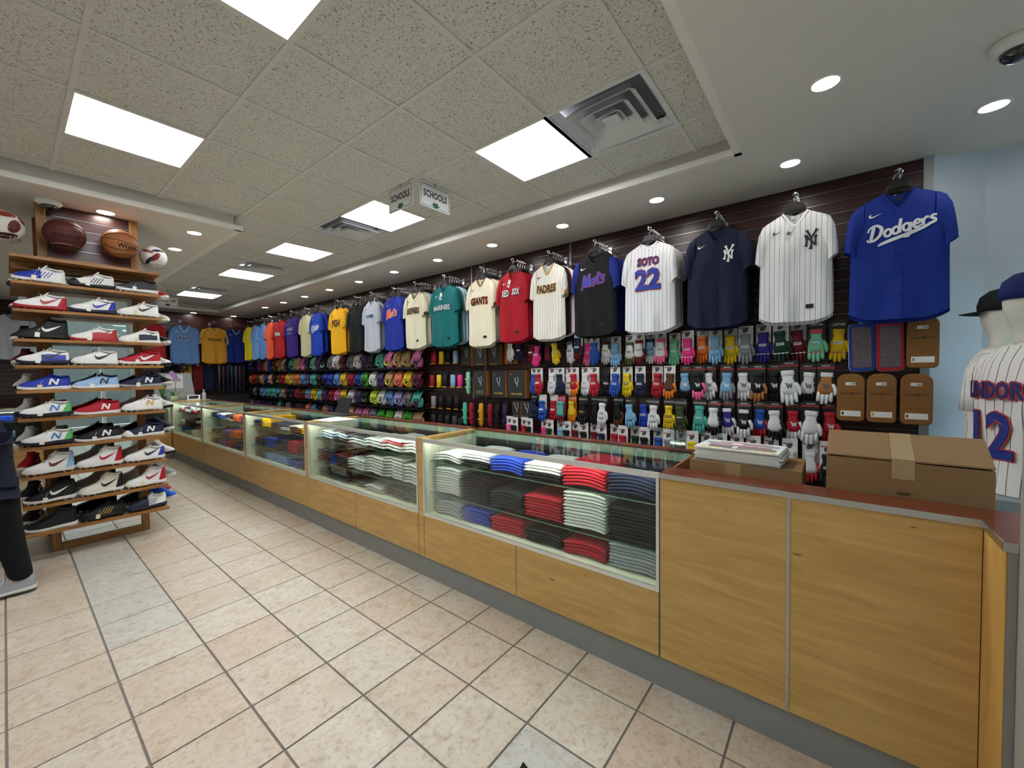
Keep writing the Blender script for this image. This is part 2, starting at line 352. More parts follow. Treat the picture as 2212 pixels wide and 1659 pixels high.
for (i, j) in sorted(vents):
    x, y = node(i+.5, j+.5); t = thing('ceiling_vent', vn[(i, j)], 'vent', (x, y, ZC), group='ceiling vents')
    ob('frame', frm, VENT, t)
    b = B(); sqring(b, .30, 0, .255, .05, .004); ob('flange', b, VENT, t)
    ob('duct', B().box(-.29, .29, -.29, .29, .07, .085), plain('#8a8b92', .8), t)
    for a, z in ((.225, 0), (.155, .003), (.085, .006)):
        b = B(); sqring(b, a, z-.012, a-.055, z+.045); ob('louver', b, VENT, t)
    ob('center_plate', B().bbox(-.05, .05, -.05, .05, -.008, .0, .003), VENT, t)
# ---- recessed downlights
dl = [(2.645, .049), (3.479, -.68), (1.2, -.7)]+[(3.505+.006*k_, .257+.938*k_) for k_ in range(11)]+[(3.576, 11.6), (2.779, 11.6), (.595, 4.94), (1.23, 5.0), (1.244, 5.80), (1.2, 9.4)]
ring = B().loft([[(r*cos(2*pi*k/20), r*sin(2*pi*k/20), z) for k in range(20)] for r, z in ((.072, .0), (.072, -.004), (.058, -.006), (.055, .0))], smooth=True).mesh('trim_ring')
disc = B().lathe([(.056, -.002), (.056, .0), (.001, .0)], 20).move(Matrix.Scale(1, 4)).mesh('lamp')
DLM = emit('#fff8ee', DOWN)
for k_, (x, y) in enumerate(dl):
    z = ZL if x < 1.46 and y > 4.6 else ZS
    lb = ('round recessed downlight, %s along the jersey wall from the front' % nth(k_-3)) if 3 <= k_ < 14 else {0: 'round recessed downlight in the front ceiling, nearest the ceiling recess corner', 1: 'round recessed downlight at the far right above the pale blue wall', 2: 'round recessed downlight out of view over the entrance', 14: 'round downlight in the far back corner by the jersey wall', 15: 'round downlight above the light blue jersey at the back', 16: 'round downlight directly above the brown balls', 17: 'round downlight right of the shoe rack, nearer one', 18: 'round downlight right of the shoe rack, farther one', 19: 'round downlight far behind the shoe rack'}[k_]
    t = thing('downlight', lb, 'light', (x, y, z), group='recessed downlights'); ob('trim_ring', ring, WHITE, t); ob('lamp', disc, DLM, t)
# ---- dome cameras
def dome(loc, label, s=1):
    t = thing('dome_camera', label, 'camera', loc, scale=(s, s, s))
    ob('base', B().lathe([(.075, 0), (.075, -.03), (.06, -.045), (.05, -.047)], 20), WHITE, t)
    ob('dome', B().lathe([(.05, -.045), (.046, -.062), (.033, -.078), (.015, -.085), (.001, -.087)], 20), plain('#1b1c20', .08, 0, 1), t)
dome((.27, 4.93, ZL), 'white dome security camera above the shoe rack'); dome((2.85, -.62, ZS), 'white dome security camera at the right edge of the ceiling', 1.1)

# ================================================================ counters and glass cases
PANE = glass('case_glass', '#f9fdfa', .02, .34); EDGE = plain('#a9c4b2', .15, 0, .5); TUBE = emit('#fbfff0', 24.0)
RAILM = plain('#deded8', .3, .5); GREYW = plain('#8d8f90', .4, .5)
struct(ob('baseboard_counter', B().box(1.812, 1.84, -.8, 9.02, 0, .145), KICK)); struct(ob('baseboard_back', B().box(-3.9, 1.812, 9.02, 9.05, 0, .145), KICK))
BODYM = plain('#3a3836', .7)
def rz(loc, rot, p):
    c, s = cos(rot), sin(rot); return (loc[0]+c*p[0]-s*p[1], loc[1]+s*p[0]+c*p[1], loc[2]+p[2])
def display_case(L, loc, rot, label, post=True, D=.56):
    "local: x along the front 0..L, y into the case, z up"
    t = thing('display_case', label, 'display case', loc, (0, 0, rot), 'glass display cases')
    for a, b_ in ((.002, L/2-.003), (L/2+.003, L-.002)): ob('wood_panel', B().bbox(a, b_, 0, .018, .147, .442, .001), MAPLE if rot else MAPLEX, t)
    ob('panel_strip', B().box(L/2-.003, L/2+.003, .003, .016, .147, .442), GREYW, t)
    ob('carcass', B().box(.002, L-.002, .02, D, .147, .44).box(.002, L-.002, D-.03, D, .44, .50), BODYM, t)
    ob('case_floor', B().box(.004, L-.004, .012, D-.03, .441, .45), CREAM, t)
    for a in (.004, L-.012): ob('side_panel', B().box(a, a+.008, .014, D-.02, .451, .955), CREAM, t)
    ob('front_glass', B().box(.014, L-.014, .004, .009, .462, .958), PANE, t)
    ob('top_glass', B().box(.004, L-.004, .01, D-.02, .976, .983), PANE, t)
    ob('glass_edge', B().box(.004, L-.004, D-.035, D-.021, .93, .976), EDGE, t)
    ob('top_rail', B().box(.0, L, -.003, .012, .957, .983), RAILM, t); ob('bottom_rail', B().box(.0, L, -.003, .012, .443, .461), RAILM, t)
    for a in (.0, L-.013): ob('corner_rail', B().box(a, a+.013, -.003, .012, .461, .957), RAILM, t)
    ob('lamp_tube', B().tube([(.03, .026, .962), (L-.03, .026, .962)], .008, 8), TUBE, t)
    ob('rear_rail', B().box(0, L, D-.02, D+.04, .965, .99), REDWOOD, t)
    for z, y0 in ((.59, .055), (.815, .055)):
        s_ = ob('shelf', B().box(.013, L-.013, y0, D-.04, z, z+.006), glass('shelf_glass', '#f6fbf7', .02, .2), t)
        ob('shelf_edge', B().box(.013, L-.013, y0-.001, y0, z, z+.006), plain('#5f7f6d', .2), s_)
    ob('case_back', B().box(.013, L-.013, D-.032, D-.03, .45, .93), plain('#2b2c2c', .4), t)
    if post: ob('end_post', B().bbox(L+.003, L+.057, 0, .03, .147, .975, .002).box(L+.003, L+.057, .03, D, .147, .97), MAPLE if rot else MAPLEX, t)
    return t
MAPLEX = grain('maple_veneer_back', '#b08a4c', '#caa463', 0, 3.2, .36, 9, True)
CASES = [(.605, 2.24), (2.30, 3.955), (4.015, 5.57), (5.63, 7.27), (7.33, 8.97)]
cn = ['nearest', 'second', 'third', 'fourth', 'fifth']
cl = ['glass display case nearest the tall wooden counter, with stacked plain t-shirts', 'second glass case from the tall counter, full of bagged garments', 'third glass case from the tall counter, with yellow and navy shirts', 'fourth glass case from the tall counter, with purple and orange shirts', 'last glass case on the long counter, in the corner']
RC = -pi/2
for k_, (a, b_) in enumerate(CASES):
    display_case(b_-a, (1.8, b_, 0), RC, cl[k_], post=False)
for a, b_ in [(2.24, 2.30), (3.955, 4.015), (5.57, 5.63), (7.27, 7.33)]:
    o = ob('counter_post', B().bbox(1.8, 1.83, a+.003, b_-.003, .147, .974, .002).box(1.83, 2.34, a+.003, b_-.003, .147, .972).box(1.797, 2.34, a, b_, .974, .984), MAPLE)
    i_ = int(round((a-2.24)/1.7)); tag(o, 'narrow wooden upright between the %s and %s glass cases' % (cn[i_], cn[i_+1]), 'counter post', 'wooden uprights between the cases')
display_case(.77, (1.02, 9.03, 0), 0, 'glass case on the back counter right behind the shoe rack', post=False)
display_case(1.6, (-.66, 9.03, 0), 0, 'glass case on the back counter at the left edge', post=True)
o = ob('corner_counter', B().bbox(1.795, 2.4, 8.975, 9.59, .147, .97, .003).box(1.795, 2.4, 8.975, 9.59, .975, .985), MAPLE); tag(o, 'wooden corner block where the two runs of glass cases meet', 'counter')
# ---- folded shirts
def shirt_mesh(name, w, d, t, droop, seed, rough=0):
    r = random.Random(seed); ph = r.random()*6; n = 9; rings = []
    for i in range(n):
        x = -w/2+w*i/(n-1); q = abs(2*x/w); dz = -droop*q*q+.35*droop*sin(5*x/w+ph)*.6
        e = t*(1 if 0 < i < n-1 else .55); fx = .004*sin(7*x/w+ph)+rough*r.uniform(-1, 1)
        prof = [(0+fx, .5), (.006+fx, .1), (.02+fx, 0), (d*.5, 0), (d-.02, 0), (d, .5), (d-.02, 1), (d*.5, 1), (.02+fx, 1), (.006+fx, .9)]
        rings.append([(x, y_, dz+e*z_+(t-e)/2+rough*.6*sin(9*y_/d+i*1.7+ph)) for y_, z_ in prof])
    return B().loft(rings, cap=True, smooth=True).mesh(name)
SM = [shirt_mesh('folded_shirt', .245, .30, .0165, .011, s) for s in range(4)]
BM = [shirt_mesh('bagged_garment', .245, .31, .019, .008, s+9, .005) for s in range(4)]
CN = {'white': '#e6e8e6', 'black': '#17181a', 'blue': '#2546b8', 'red': '#c01f33', 'navy': '#1a2440', 'grey': '#a9b0b4', 'yellow': '#f0b912', 'orange': '#ef6a2e', 'purple': '#6a55b5', 'light blue': '#7fa8dc', 'maroon': '#6d1a2a', 'charcoal': '#2b2d31', 'cream': '#e7e0c4', 'pale blue': '#b7cfe4', 'green': '#2f7d4a', 'brown': '#4a3328', 'silver': '#c5c9cc'}
shelfname = {0: 'bottom level', 1: 'middle shelf', 2: 'top shelf'}
def stack(ci, lev, pos, u, runs, loc, rot, case, v0=.07, bag=False, rough=.0, z=None):
    zb = {0: .451, 1: .597, 2: .822}[lev]+.012 if z is None else z
    k = 0; su = random.uniform(-1, 1)*rough*.25; sv = random.uniform(0, 1)*rough; sr = random.uniform(-1, 1)*(.01+rough*2); m = random.choice(BM if bag else SM)
    for col, n in runs:
        for _ in range(n):
            th = .0176 if not bag else .0245
            p = rz(loc, rot, (u+su+random.uniform(-1, 1)*.003, v0+sv+random.uniform(0, .004), zb+k*th))
            mat = fab(CN[col], .3, 40, .5, .6) if bag else fab(CN[col], .9, 90, .2)
            o = ob('bagged_garment' if bag else 'folded_shirt', m, mat, None, p, (0, 0, rot+sr), (1, 1, 1.0))
            kind = 'bagged garment' if bag else 'folded t-shirt'
            tag(o, '%s %s, %s from bottom, %s stack, %s, %s' % (col, kind, nth(k), nth(pos), shelfname[lev], case), 'shirt', 'folded shirts in the glass cases')
            k += 1
def fill(ci, case, rows, loc, rot, L, **kw):
    for lev, cols in rows.items():
        n = len(cols); pit = (L-.05)/n
        for i, runs in enumerate(cols): stack(ci, lev, i, .025+pit*(i+.5), runs, loc, rot, case, **kw)
def cl_(i): a, b_ = CASES[i]; return (1.8, b_, 0), RC, b_-a
l_, r_, L_ = cl_(0)
fill(0, 'nearest glass case', {2: [[('white', 3)], [('black', 2), ('white', 3)], [('blue', 5)], [('black', 2), ('white', 3)], [('red', 7)], [('navy', 6)]],
 1: [[('white', 10)], [('black', 9)], [('charcoal', 6)], [('red', 7)], [('white', 11)], [('black', 9)]], 0: [[('grey', 5)], [('blue', 5)], [('red', 5)], [('black', 4)], [('red', 4)], [('grey', 7)]]}, l_, r_, L_)
l_, r_, L_ = cl_(1)
fill(1, 'second glass case', {2: [[('pale blue', 2), ('white', 1)], [('black', 1), ('pale blue', 2), ('black', 1)], [('silver', 2), ('charcoal', 1)], [('silver', 3)], [('white', 2), ('red', 1), ('white', 1)], [('white', 4)]],
 1: [[('charcoal', 5)], [('charcoal', 3), ('maroon', 1)], [('white', 4)], [('white', 6)], [('white', 7)], [('white', 6)]], 0: [[('charcoal', 3)], [('navy', 3)], [('charcoal', 2)], [('silver', 2)], [('charcoal', 3)], [('charcoal', 3)]]}, l_, r_, L_, bag=True, rough=.02)
l_, r_, L_ = cl_(2)
fill(2, 'third glass case', {2: [[('navy', 4)], [('yellow', 7)], [('navy', 4)], [('silver', 2), ('navy', 2)], [('brown', 3), ('cream', 1)], [('yellow', 3)]],
 1: [[('navy', 5)], [('blue', 6)], [('navy', 6)], [('red', 7)], [('navy', 6)]], 0: [[('charcoal', 4)], [('light blue', 4)], [('light blue', 4)], [('blue', 3)], [('charcoal', 5)]]}, l_, r_, L_, rough=.008)
l_, r_, L_ = cl_(3)
fill(3, 'fourth glass case', {2: [[('navy', 4)], [('blue', 3), ('white', 1)], [('white', 1), ('navy', 3)], [('orange', 5)], [('blue', 4)]],
 1: [[('charcoal', 4)], [('purple', 4)], [('orange', 5)], [('brown', 4)]], 0: [[('charcoal', 3)], [('purple', 4)], [('red', 4)], [('navy', 4)], [('navy', 3)]]}, l_, r_, L_, rough=.01)
l_, r_, L_ = cl_(4)
fill(4, 'fifth glass case', {2: [[('red', 2), ('white', 3)], [('white', 3), ('maroon', 2)], [('red', 2), ('white', 4)], [('maroon', 3), ('white', 2)], [('red', 3), ('white', 1)]], 1: [[('white', 4)], [('maroon', 6)], [('brown', 5)], [('maroon', 4), ('white', 2)], [('cream', 4)]], 0: [[('blue', 5)], [('green', 4)], [('white', 5)], [('cream', 5)], [('blue', 4)]]}, l_, r_, L_, rough=.03)
fill(5, 'case behind the shoe rack', {2: [[('blue', 4)], [('blue', 2), ('white', 1), ('green', 1)]], 1: [[('navy', 4)], [('green', 2), ('navy', 2)]], 0: [[('charcoal', 4)], [('navy', 3)]]}, (1.02, 9.03, 0), 0, .75, rough=.02)
fill(6, 'case at the left edge', {2: [[('navy', 4)], [('blue', 4)], [('red', 2), ('white', 2)], [('black', 4)]], 1: [[('charcoal', 4)], [('light blue', 4)], [('black', 4)], [('white', 3)]], 0: [[('red', 3)], [('white', 2)], [('charcoal', 4)], [('red', 2)]]}, (-.66, 9.03, 0), 0, 1.6, rough=.02)
# ---- tall service counter with ledge
t = thing('service_counter', 'tall maple-panelled service counter with red-brown ledge and chrome edges', 'counter')
for a, b_ in ((.131, .602), (-.352, .123)): ob('wood_panel', B().bbox(1.8, 1.82, a, b_, .147, .962, .001), MAPLE, t)
ob('return_panel', B().bbox(1.604, 1.80, -.375, -.353, .147, .962, .001), grain('maple_return', '#b98f4a', '#cfa65c', 2, 3, .36, 9), t)
ob('panel_strip', B().box(1.797, 1.812, .122, .132, .147, .964), plain('#b7b6b3', .3, .8), t); ob('end_strip', B().box(1.797, 1.812, .6025, .6045, .147, .964), plain('#6b6a68', .4, .6), t)
ob('chrome_edge', B().box(1.795, 1.80, -.352, .6045, .962, .984).box(1.6, 1.795, -.352, -.347, .962, .984).box(1.597, 1.603, -.75, -.347, .962, .984), plain('#c4c4c4', .25, 1), t)
ob('corner_chrome', B().box(1.597, 1.604, -.376, -.356, .147, .962), plain('#9a9c9c', .3, .9), t)
ob('ledge', B().box(1.8, 1.95, -.35, .603, .962, .982).box(1.603, 1.95, -.95, -.35, .962, .982), REDWOOD, t)
ob('ledge_lip', B().box(1.95, 1.965, -.95, .603, .80, .978).box(1.95, 2.36, .59, .603, .80, .975), grain('oak_lip', '#7a4a22', '#a06a35', 1, 4, .4, 12), t)
ob('carcass', B().box(1.82, 1.95, -.95, .6, .147, .96).box(1.605, 1.82, -.95, -.376, .147, .96), BODYM, t)
ob('work_surface', B().box(1.965, 2.5, -1.15, .588, .77, .80), plain('#6e6a66', .5), t); ob('support', B().box(2.0, 2.46, -1.1, .58, 0, .77), BODYM, t)
# ---- cardboard boxes
CARD = fab('#8c6d4b', .85, 30, .15, var=.06); TAPE = plain('#a58a63', .25, 0, .5)
def carton(label, loc, rot, sx, sy, h, th=.006):
    t = thing('cardboard_box', label, 'box', loc, (0, 0, rot))
    ob('walls', B().box(0, sx, 0, th, 0, h).box(0, sx, sy-th, sy, 0, h).box(0, th, th, sy-th, 0, h).box(sx-th, sx, th, sy-th, 0, h).box(th, sx-th, th, sy-th, 0, th), CARD, t)
    return t
# small box under the newspapers: local x runs to the right (-Y), y away (+X)
t = carton('low cardboard box under the pile of newspapers', (2.0, .528, .801), RC, .43, .30, .212)
ob('flap', B().box(0, .43, 0, .148, .213, .218), CARD, t); ob('flap', B().box(0, .43, .152, .30, .213, .218), CARD, t)
ob('tape', B().box(.15, .21, -.0006, 0, .13, .2185).box(.15, .21, 0, .30, .2182, .2188), TAPE, t)
t = carton('large open cardboard box with a raised taped flap', (1.985, .02, .801), RC-.03, .43, .36, .30)
def flap(x0, x1, y0, y1, z, a, b_):   # sheet hinged along y0, raised by b_ at y1; corner heights vary by a
    return B().add([(x0, y0, z), (x1, y0, z-a), (x1+.004, y1, z+b_-a*2.4), (x0, y1, z+b_), (x0, y0, z+.005), (x1, y0, z+.005-a), (x1+.004, y1, z+.005+b_-a*2.4), (x0, y1, z+.005+b_)], [(0, 3, 2, 1), (4, 5, 6, 7), (0, 1, 5, 4), (1, 2, 6, 5), (2, 3, 7, 6), (3, 0, 4, 7)])
ob('flap', flap(0, .43, .0, .185, .305, .0, .07), CARD, t); ob('flap', flap(0, .43, .365, .19, .30, .0, .072), CARD, t)
ob('tape', B().add([(.185, .0, .3115), (.245, .0, .3115), (.245, .185, .3815), (.185, .185, .3815), (.185, .36, .3065), (.245, .36, .3065), (.185, -.002, .24), (.245, -.002, .24)], [(0, 1, 2, 3), (3, 2, 5, 4), (6, 7, 1, 0)]), TAPE, t)
ob('torn_tape', B().box(.2, .235, -.0025, -.001, .185, .195), plain('#5a4526', .4), t)
# ---- newspapers
pm = B().bbox(-.17, .17, -.115, .115, 0, .0075, .0015).mesh('newspaper')
NP = fab('#c9c8c4', .85, 80, .1)
for k in range(8):
    o = ob('newspaper', pm, NP if k < 7 else fab('#e4e4e1', .8, 80, .1), None, (2.13+random.uniform(-.006, .006), .335+random.uniform(-.008, .008), 1.0205+.0077*k), (0, 0, RC-.06+random.uniform(-.02, .02)))
    tag(o, ('top newspaper of the pile, printed front page' if k == 7 else 'folded newspaper, %s from the bottom of the pile on the box' % nth(k)), 'newspaper', 'newspapers on the low box')
def pr(x0, x1, y0, y1, h): ob('print', B().box(x0, x1, y0, y1, .0075, .0077), plain(h, .7), o)
pr(-.15, .16, -.10, -.082, '#e3c21a'); pr(-.12, -.02, -.075, -.03, '#5d636b'); pr(0, .15, -.075, -.02, '#7a7f86'); pr(-.13, .13, -.015, .008, '#b3263a'); pr(-.05, .05, -.098, -.084, '#b3263a'); pr(-.15, -.04, .02, .06, '#9aa0a6'); pr(.0, .15, .025, .06, '#83888e'); pr(-.1, .12, .07, .084, '#b3263a')
# ---- clear acrylic stand at the end of the near case, laptop-like black case on the counter, paper
o = ob('acrylic_stand', B().box(2.26, 2.264, .618, .70, .991, 1.12).box(2.22, 2.264, .618, .70, .991, .994), glass('acrylic', '#e6eeee', .04, .25)); tag(o, 'clear acrylic stand at the right end of the glass counter', 'stand')
t = thing('black_folder', 'open black folder standing on the glass counter', 'folder', (2.36, 4.25, .991), (0, 0, RC))
ob('cover', B().box(-.13, .13, -.06, -.05, .0, .17).move(Matrix.Rotation(-.35, 4, 'X')), plain('#121215', .6), t); ob('base', B().box(-.18, .18, -.16, .04, 0, .008), plain('#121215', .6), t)
o = ob('paper_sheet', B().add([(0, 0, 0), (.3, .02, .004), (.33, .3, .002), (-.02, .27, .006), (0, 0, .001), (.3, .02, .005), (.33, .3, .003), (-.02, .27, .007)], [(0, 3, 2, 1), (4, 5, 6, 7), (0, 1, 5, 4), (1, 2, 6, 5), (2, 3, 7, 6), (3, 0, 4, 7)]), WHITE, None, (1.88, 4.02, .985), (0, 0, RC)); tag(o, 'loose white paper lying on the glass counter', 'paper')

# ================================================================ jerseys on hangers
def oval(cx, cz, rx, rz_, w=.13, a0=0, a1=370): return [(cx+rx*cos(radians(a)), cz+rz_*sin(radians(a)), w) for a in range(a0, a1, 36)]
GL = {'D': ([[(.22, .93, .16), (.14, .5, .16), (.05, .06, .14)], [(-.12, .68, .08), (.02, .95, .1), (.4, 1.0, .14), (.68, .68, .17), (.55, .22, .15), (.2, .0, .13), (-.1, .06, .1), (-.14, .2, .07)]], .8),
 'o': ([oval(.25, .26, .19, .24)], .48), 'd': ([oval(.22, .26, .18, .24), [(.5, .98, .13), (.44, .5, .14), (.42, .1, .13), (.52, .02, .09)]], .58),
 'g': ([oval(.22, .26, .18, .24), [(.44, .5, .13), (.42, .0, .14), (.36, -.34, .13), (.1, -.36, .1), (.08, -.18, .08)]], .56),
 'e': ([[(.08, .25, .09), (.4, .32, .12), (.34, .5, .12), (.16, .48, .13), (.06, .24, .14), (.2, .02, .13), (.46, .1, .08)]], .46),
 'r': ([[(.1, .5, .13), (.12, .25, .14), (.1, .02, .14)], [(.12, .3, .1), (.26, .5, .12), (.42, .46, .13)]], .42),
 's': ([[(.42, .46, .1), (.24, .52, .12), (.12, .38, .13), (.3, .24, .14), (.34, .08, .13), (.14, .0, .12), (.0, .1, .08)]], .44),
 'M': ([[(-.12, .1, .08), (.0, .04, .13), (.12, .5, .14), (.2, .98, .16), (.26, .5, .17), (.36, .12, .16), (.5, .6, .14), (.64, .98, .16), (.66, .5, .17), (.66, .1, .15), (.82, .06, .09)]], .84),
 't': ([[(.24, .9, .13), (.2, .4, .14), (.2, .06, .14), (.38, .06, .09)], [(.02, .6, .1), (.22, .62, .12), (.46, .68, .09)]], .42),
 'L': ([[(.1, .95, .13), (.1, .05, .14), (.5, .04, .11)]], .5), 'A': ([[(.0, .0, .12), (.25, .95, .13), (.5, .0, .13)], [(.08, .3, .09), (.42, .3, .09)]], .55)}
def script(word, size, rot=0, shear=.22, tail=False, tight=.98, bold=1.15):
    st = []; x = 0
    for ch in word:
        if ch == ' ': x += .25; continue
        g, a = GL[ch]
        st += [[((p[0]+x+shear*p[1]), p[1], p[2]) for p in s_] for s_ in g]; x += a*tight
    if tail: st.append([(x-.05, .12, .1), (x*.8, -.12, .16), (x*.5, -.26, .18), (x*.2, -.36, .16), (x*.1, -.46, .05)])
    c, s_ = cos(rot), sin(rot)
    return ribbon([[((c*(p[0]-x/2)-s_*(p[1]-.35))*size, (s_*(p[0]-x/2)+c*(p[1]-.35))*size, p[2]*size*bold) for p in q] for q in st])
def monogram(size):
    st = [[(-.36, .5, .3), (-.3, .1, .17), (-.3, -.35, .16), (-.36, -.62, .3)], [(-.42, .48, .2), (-.05, -.02, .17), (.34, -.62, .2)], [(.34, .42, .3), (.3, .0, .16), (.32, -.6, .17)],
          [(-.3, .98, .32), (-.2, .72, .18), (.02, .18, .17)], [(.42, 1.0, .32), (.28, .72, .17), (.02, .16, .17)], [(.02, .2, .17), (.02, -.5, .16), (-.02, -.95, .32)]]
    return ribbon([[(p[0]*size*1.25, p[1]*size, p[2]*size*1.1) for p in q] for q in st], 4)
# ---- one jersey shape, given in a vertical frame whose origin is the hook on the rod
SHX, NKX, ZN, ZSH, ZHM = .205, .078, -.125, -.185, -.93
def jw(z):      # half width of the body
    q = min(1, max(0, (ZSH-z)/(ZSH-ZHM))); return SHX+.03*min(1, q*3)+.012*q
def jd(z):
    q = min(1, max(0, (ZN-z)/(ZN-ZHM))); return .008+.05*min(1, q*3)-.012*q
def jfold(x, z, ph):
    q = min(1, max(0, (-.3-z)/.6)); return q*(.012*sin(26*x+ph)+.008*sin(47*x+2.3*ph+4*z))+.004*sin(9*z+18*x+ph)+.003*sin(31*x-14*z+ph)
def jfront(x, z, ph, d=1): 
    s_ = min(1, abs(x)/jw(z)); return -(jd(z)*.85*sqrt(max(0, 1-s_**4))+jfold(x, z, ph)*(1-s_**6))*d
def jersey_body(ph, nu=25, nv=18, vneck=.1, d=1, backneck=.025, hemcurve=.05):
    b = B(); half = nu//2
    us = sorted(set([round(-1+2*i/(nu-1), 4) for i in range(nu)]+[-NKX/SHX, NKX/SHX]))
    for side in (1, -1):
        vs = []; n = len(us)
        for s_ in us:
            x0 = s_*SHX; ax = abs(x0)
            zt = ZSH+(ZN-ZSH)*(SHX-ax)/(SHX-NKX) if ax >= NKX-1e-6 else ZN-(vneck if side > 0 else backneck)*(1-(ax/NKX)**1.3)
            zh = ZHM+hemcurve*s_**4-(.0 if side > 0 else .02)
            for j in range(nv):
                v = j/(nv-1); z = zh+(zt-zh)*v; x = s_*jw(z)
                y = jfront(x, z, ph, d) if side > 0 else -jfront(x, z, ph+2, d)*.8
                if abs(s_) > .999: y = 0
                if v > .999 and ax >= NKX-1e-6: y = 0
                vs.append((x, y, z))
        b.add(vs, [(i*nv+j, (i+1)*nv+j, (i+1)*nv+j+1, i*nv+j+1) if side > 0 else (i*nv+j, i*nv+j+1, (i+1)*nv+j+1, (i+1)*nv+j) for i in range(n-1) for j in range(nv-1)], True)
    return b
def sleeve(sg, d=1, n=12, m=6, ph=0):
    P = [(.175, -.172), (.222, -.198), (.25, -.255), (.265, -.34), (.275, -.42), (.278, -.465)]; Q = [(.17, -.42), (.195, -.44), (.205, -.46), (.207, -.485), (.206, -.505), (.205, -.515)]; T_ = [.03, .045, .05, .05, .05, .05]
    rings = []
    for (px_, pz), (qx, qz), t in zip(P, Q, T_):
        rings.append([(sg*((px_+qx)/2+(px_-qx)/2*cos(2*pi*k/n)), t*d*sin(2*pi*k/n)*(1+.12*sin(3*2*pi*k/n+ph)), (pz+qz)/2+(pz-qz)/2*cos(2*pi*k/n)) for k in range(n)])
    return B().loft(rings, smooth=True)
def neck_ribbon(ph, vneck, wd=.012, out=.003):
    pts = []
    for i in range(-8, 9):
        x = NKX*i/8; z = ZN-vneck*(1-(abs(x)/NKX)**1.3); pts.append((x, z))
    vs = []
    for i, (x, z) in enumerate(pts):
        a = pts[max(0, i-1)]; c = pts[min(len(pts)-1, i+1)]; dx, dz = c[0]-a[0], c[1]-a[1]; L = sqrt(dx*dx+dz*dz); nx, nz = dz/L, -dx/L
        for q in (-.15, 1): xx, zz = x+nx*wd*q, z+nz*wd*q; vs.append((xx, jfront(xx, zz, ph)-out, zz))
    return B().add(vs, [(2*i, 2*i+1, 2*i+3, 2*i+2) for i in range(len(pts)-1)], True)
SLV = {(sg, d): sleeve(sg, d).mesh('sleeve') for sg in (-1, 1) for d in (1, .27)}
CUFF = {}
for sg in (-1, 1):
    P = [(.274, -.425), (.2785, -.466)]; Q = [(.2055, -.503), (.2045, -.516)]
    CUFF[sg] = B().loft([[(sg*((p[0]+q[0])/2+(p[0]-q[0])/2*1.03*cos(2*pi*k/12)), .0515*sin(2*pi*k/12), (p[1]+q[1])/2+(p[1]-q[1])/2*1.03*cos(2*pi*k/12)) for k in range(12)] for p, q in zip(P, Q)], smooth=True).mesh('sleeve_trim')
BACKJ = [jersey_body(1.3*k, 11, 7, .06, .27).mesh('body') for k in range(3)]
HOOK = B().tube([(.0, 0, -.075), (0, 0, -.05), (.004, 0, -.035), (.017, 0, -.022), (.02, 0, -.006), (.013, 0, .009), (0, 0, .0145), (-.013, 0, .009), (-.018, 0, -.004)], .0032, 6).mesh('hook')
b = B(); arm = [(0, -.078, .052, .012), (.05, -.092, .044, .011), (.068, -.115, .03, .008), (.09, -.156, .014, .005), (.15, -.187, .01, .005), (.185, -.206, .008, .004)]
for sg in (-1, 1): b.loft([[(sg*x, y_*t, z+z_*h/2) for y_, z_ in ((-1, -1), (1, -1), (1, 1), (-1, 1))] for x, z, h, t in arm], cap=True)
b.box(-.02, .02, -.012, .012, -.1, -.066); HBAR = b.mesh('hanger_arms')
def hanger(loc, rot, label, flat=1, sx=1):
    t = thing('clothes_hanger', label, 'hanger', loc, (0, 0, rot), 'clothes hangers', (sx, flat, 1)); ob('hook', HOOK, CHROME, t); ob('arms', HBAR, BLACKP, t); return t
JC = 0
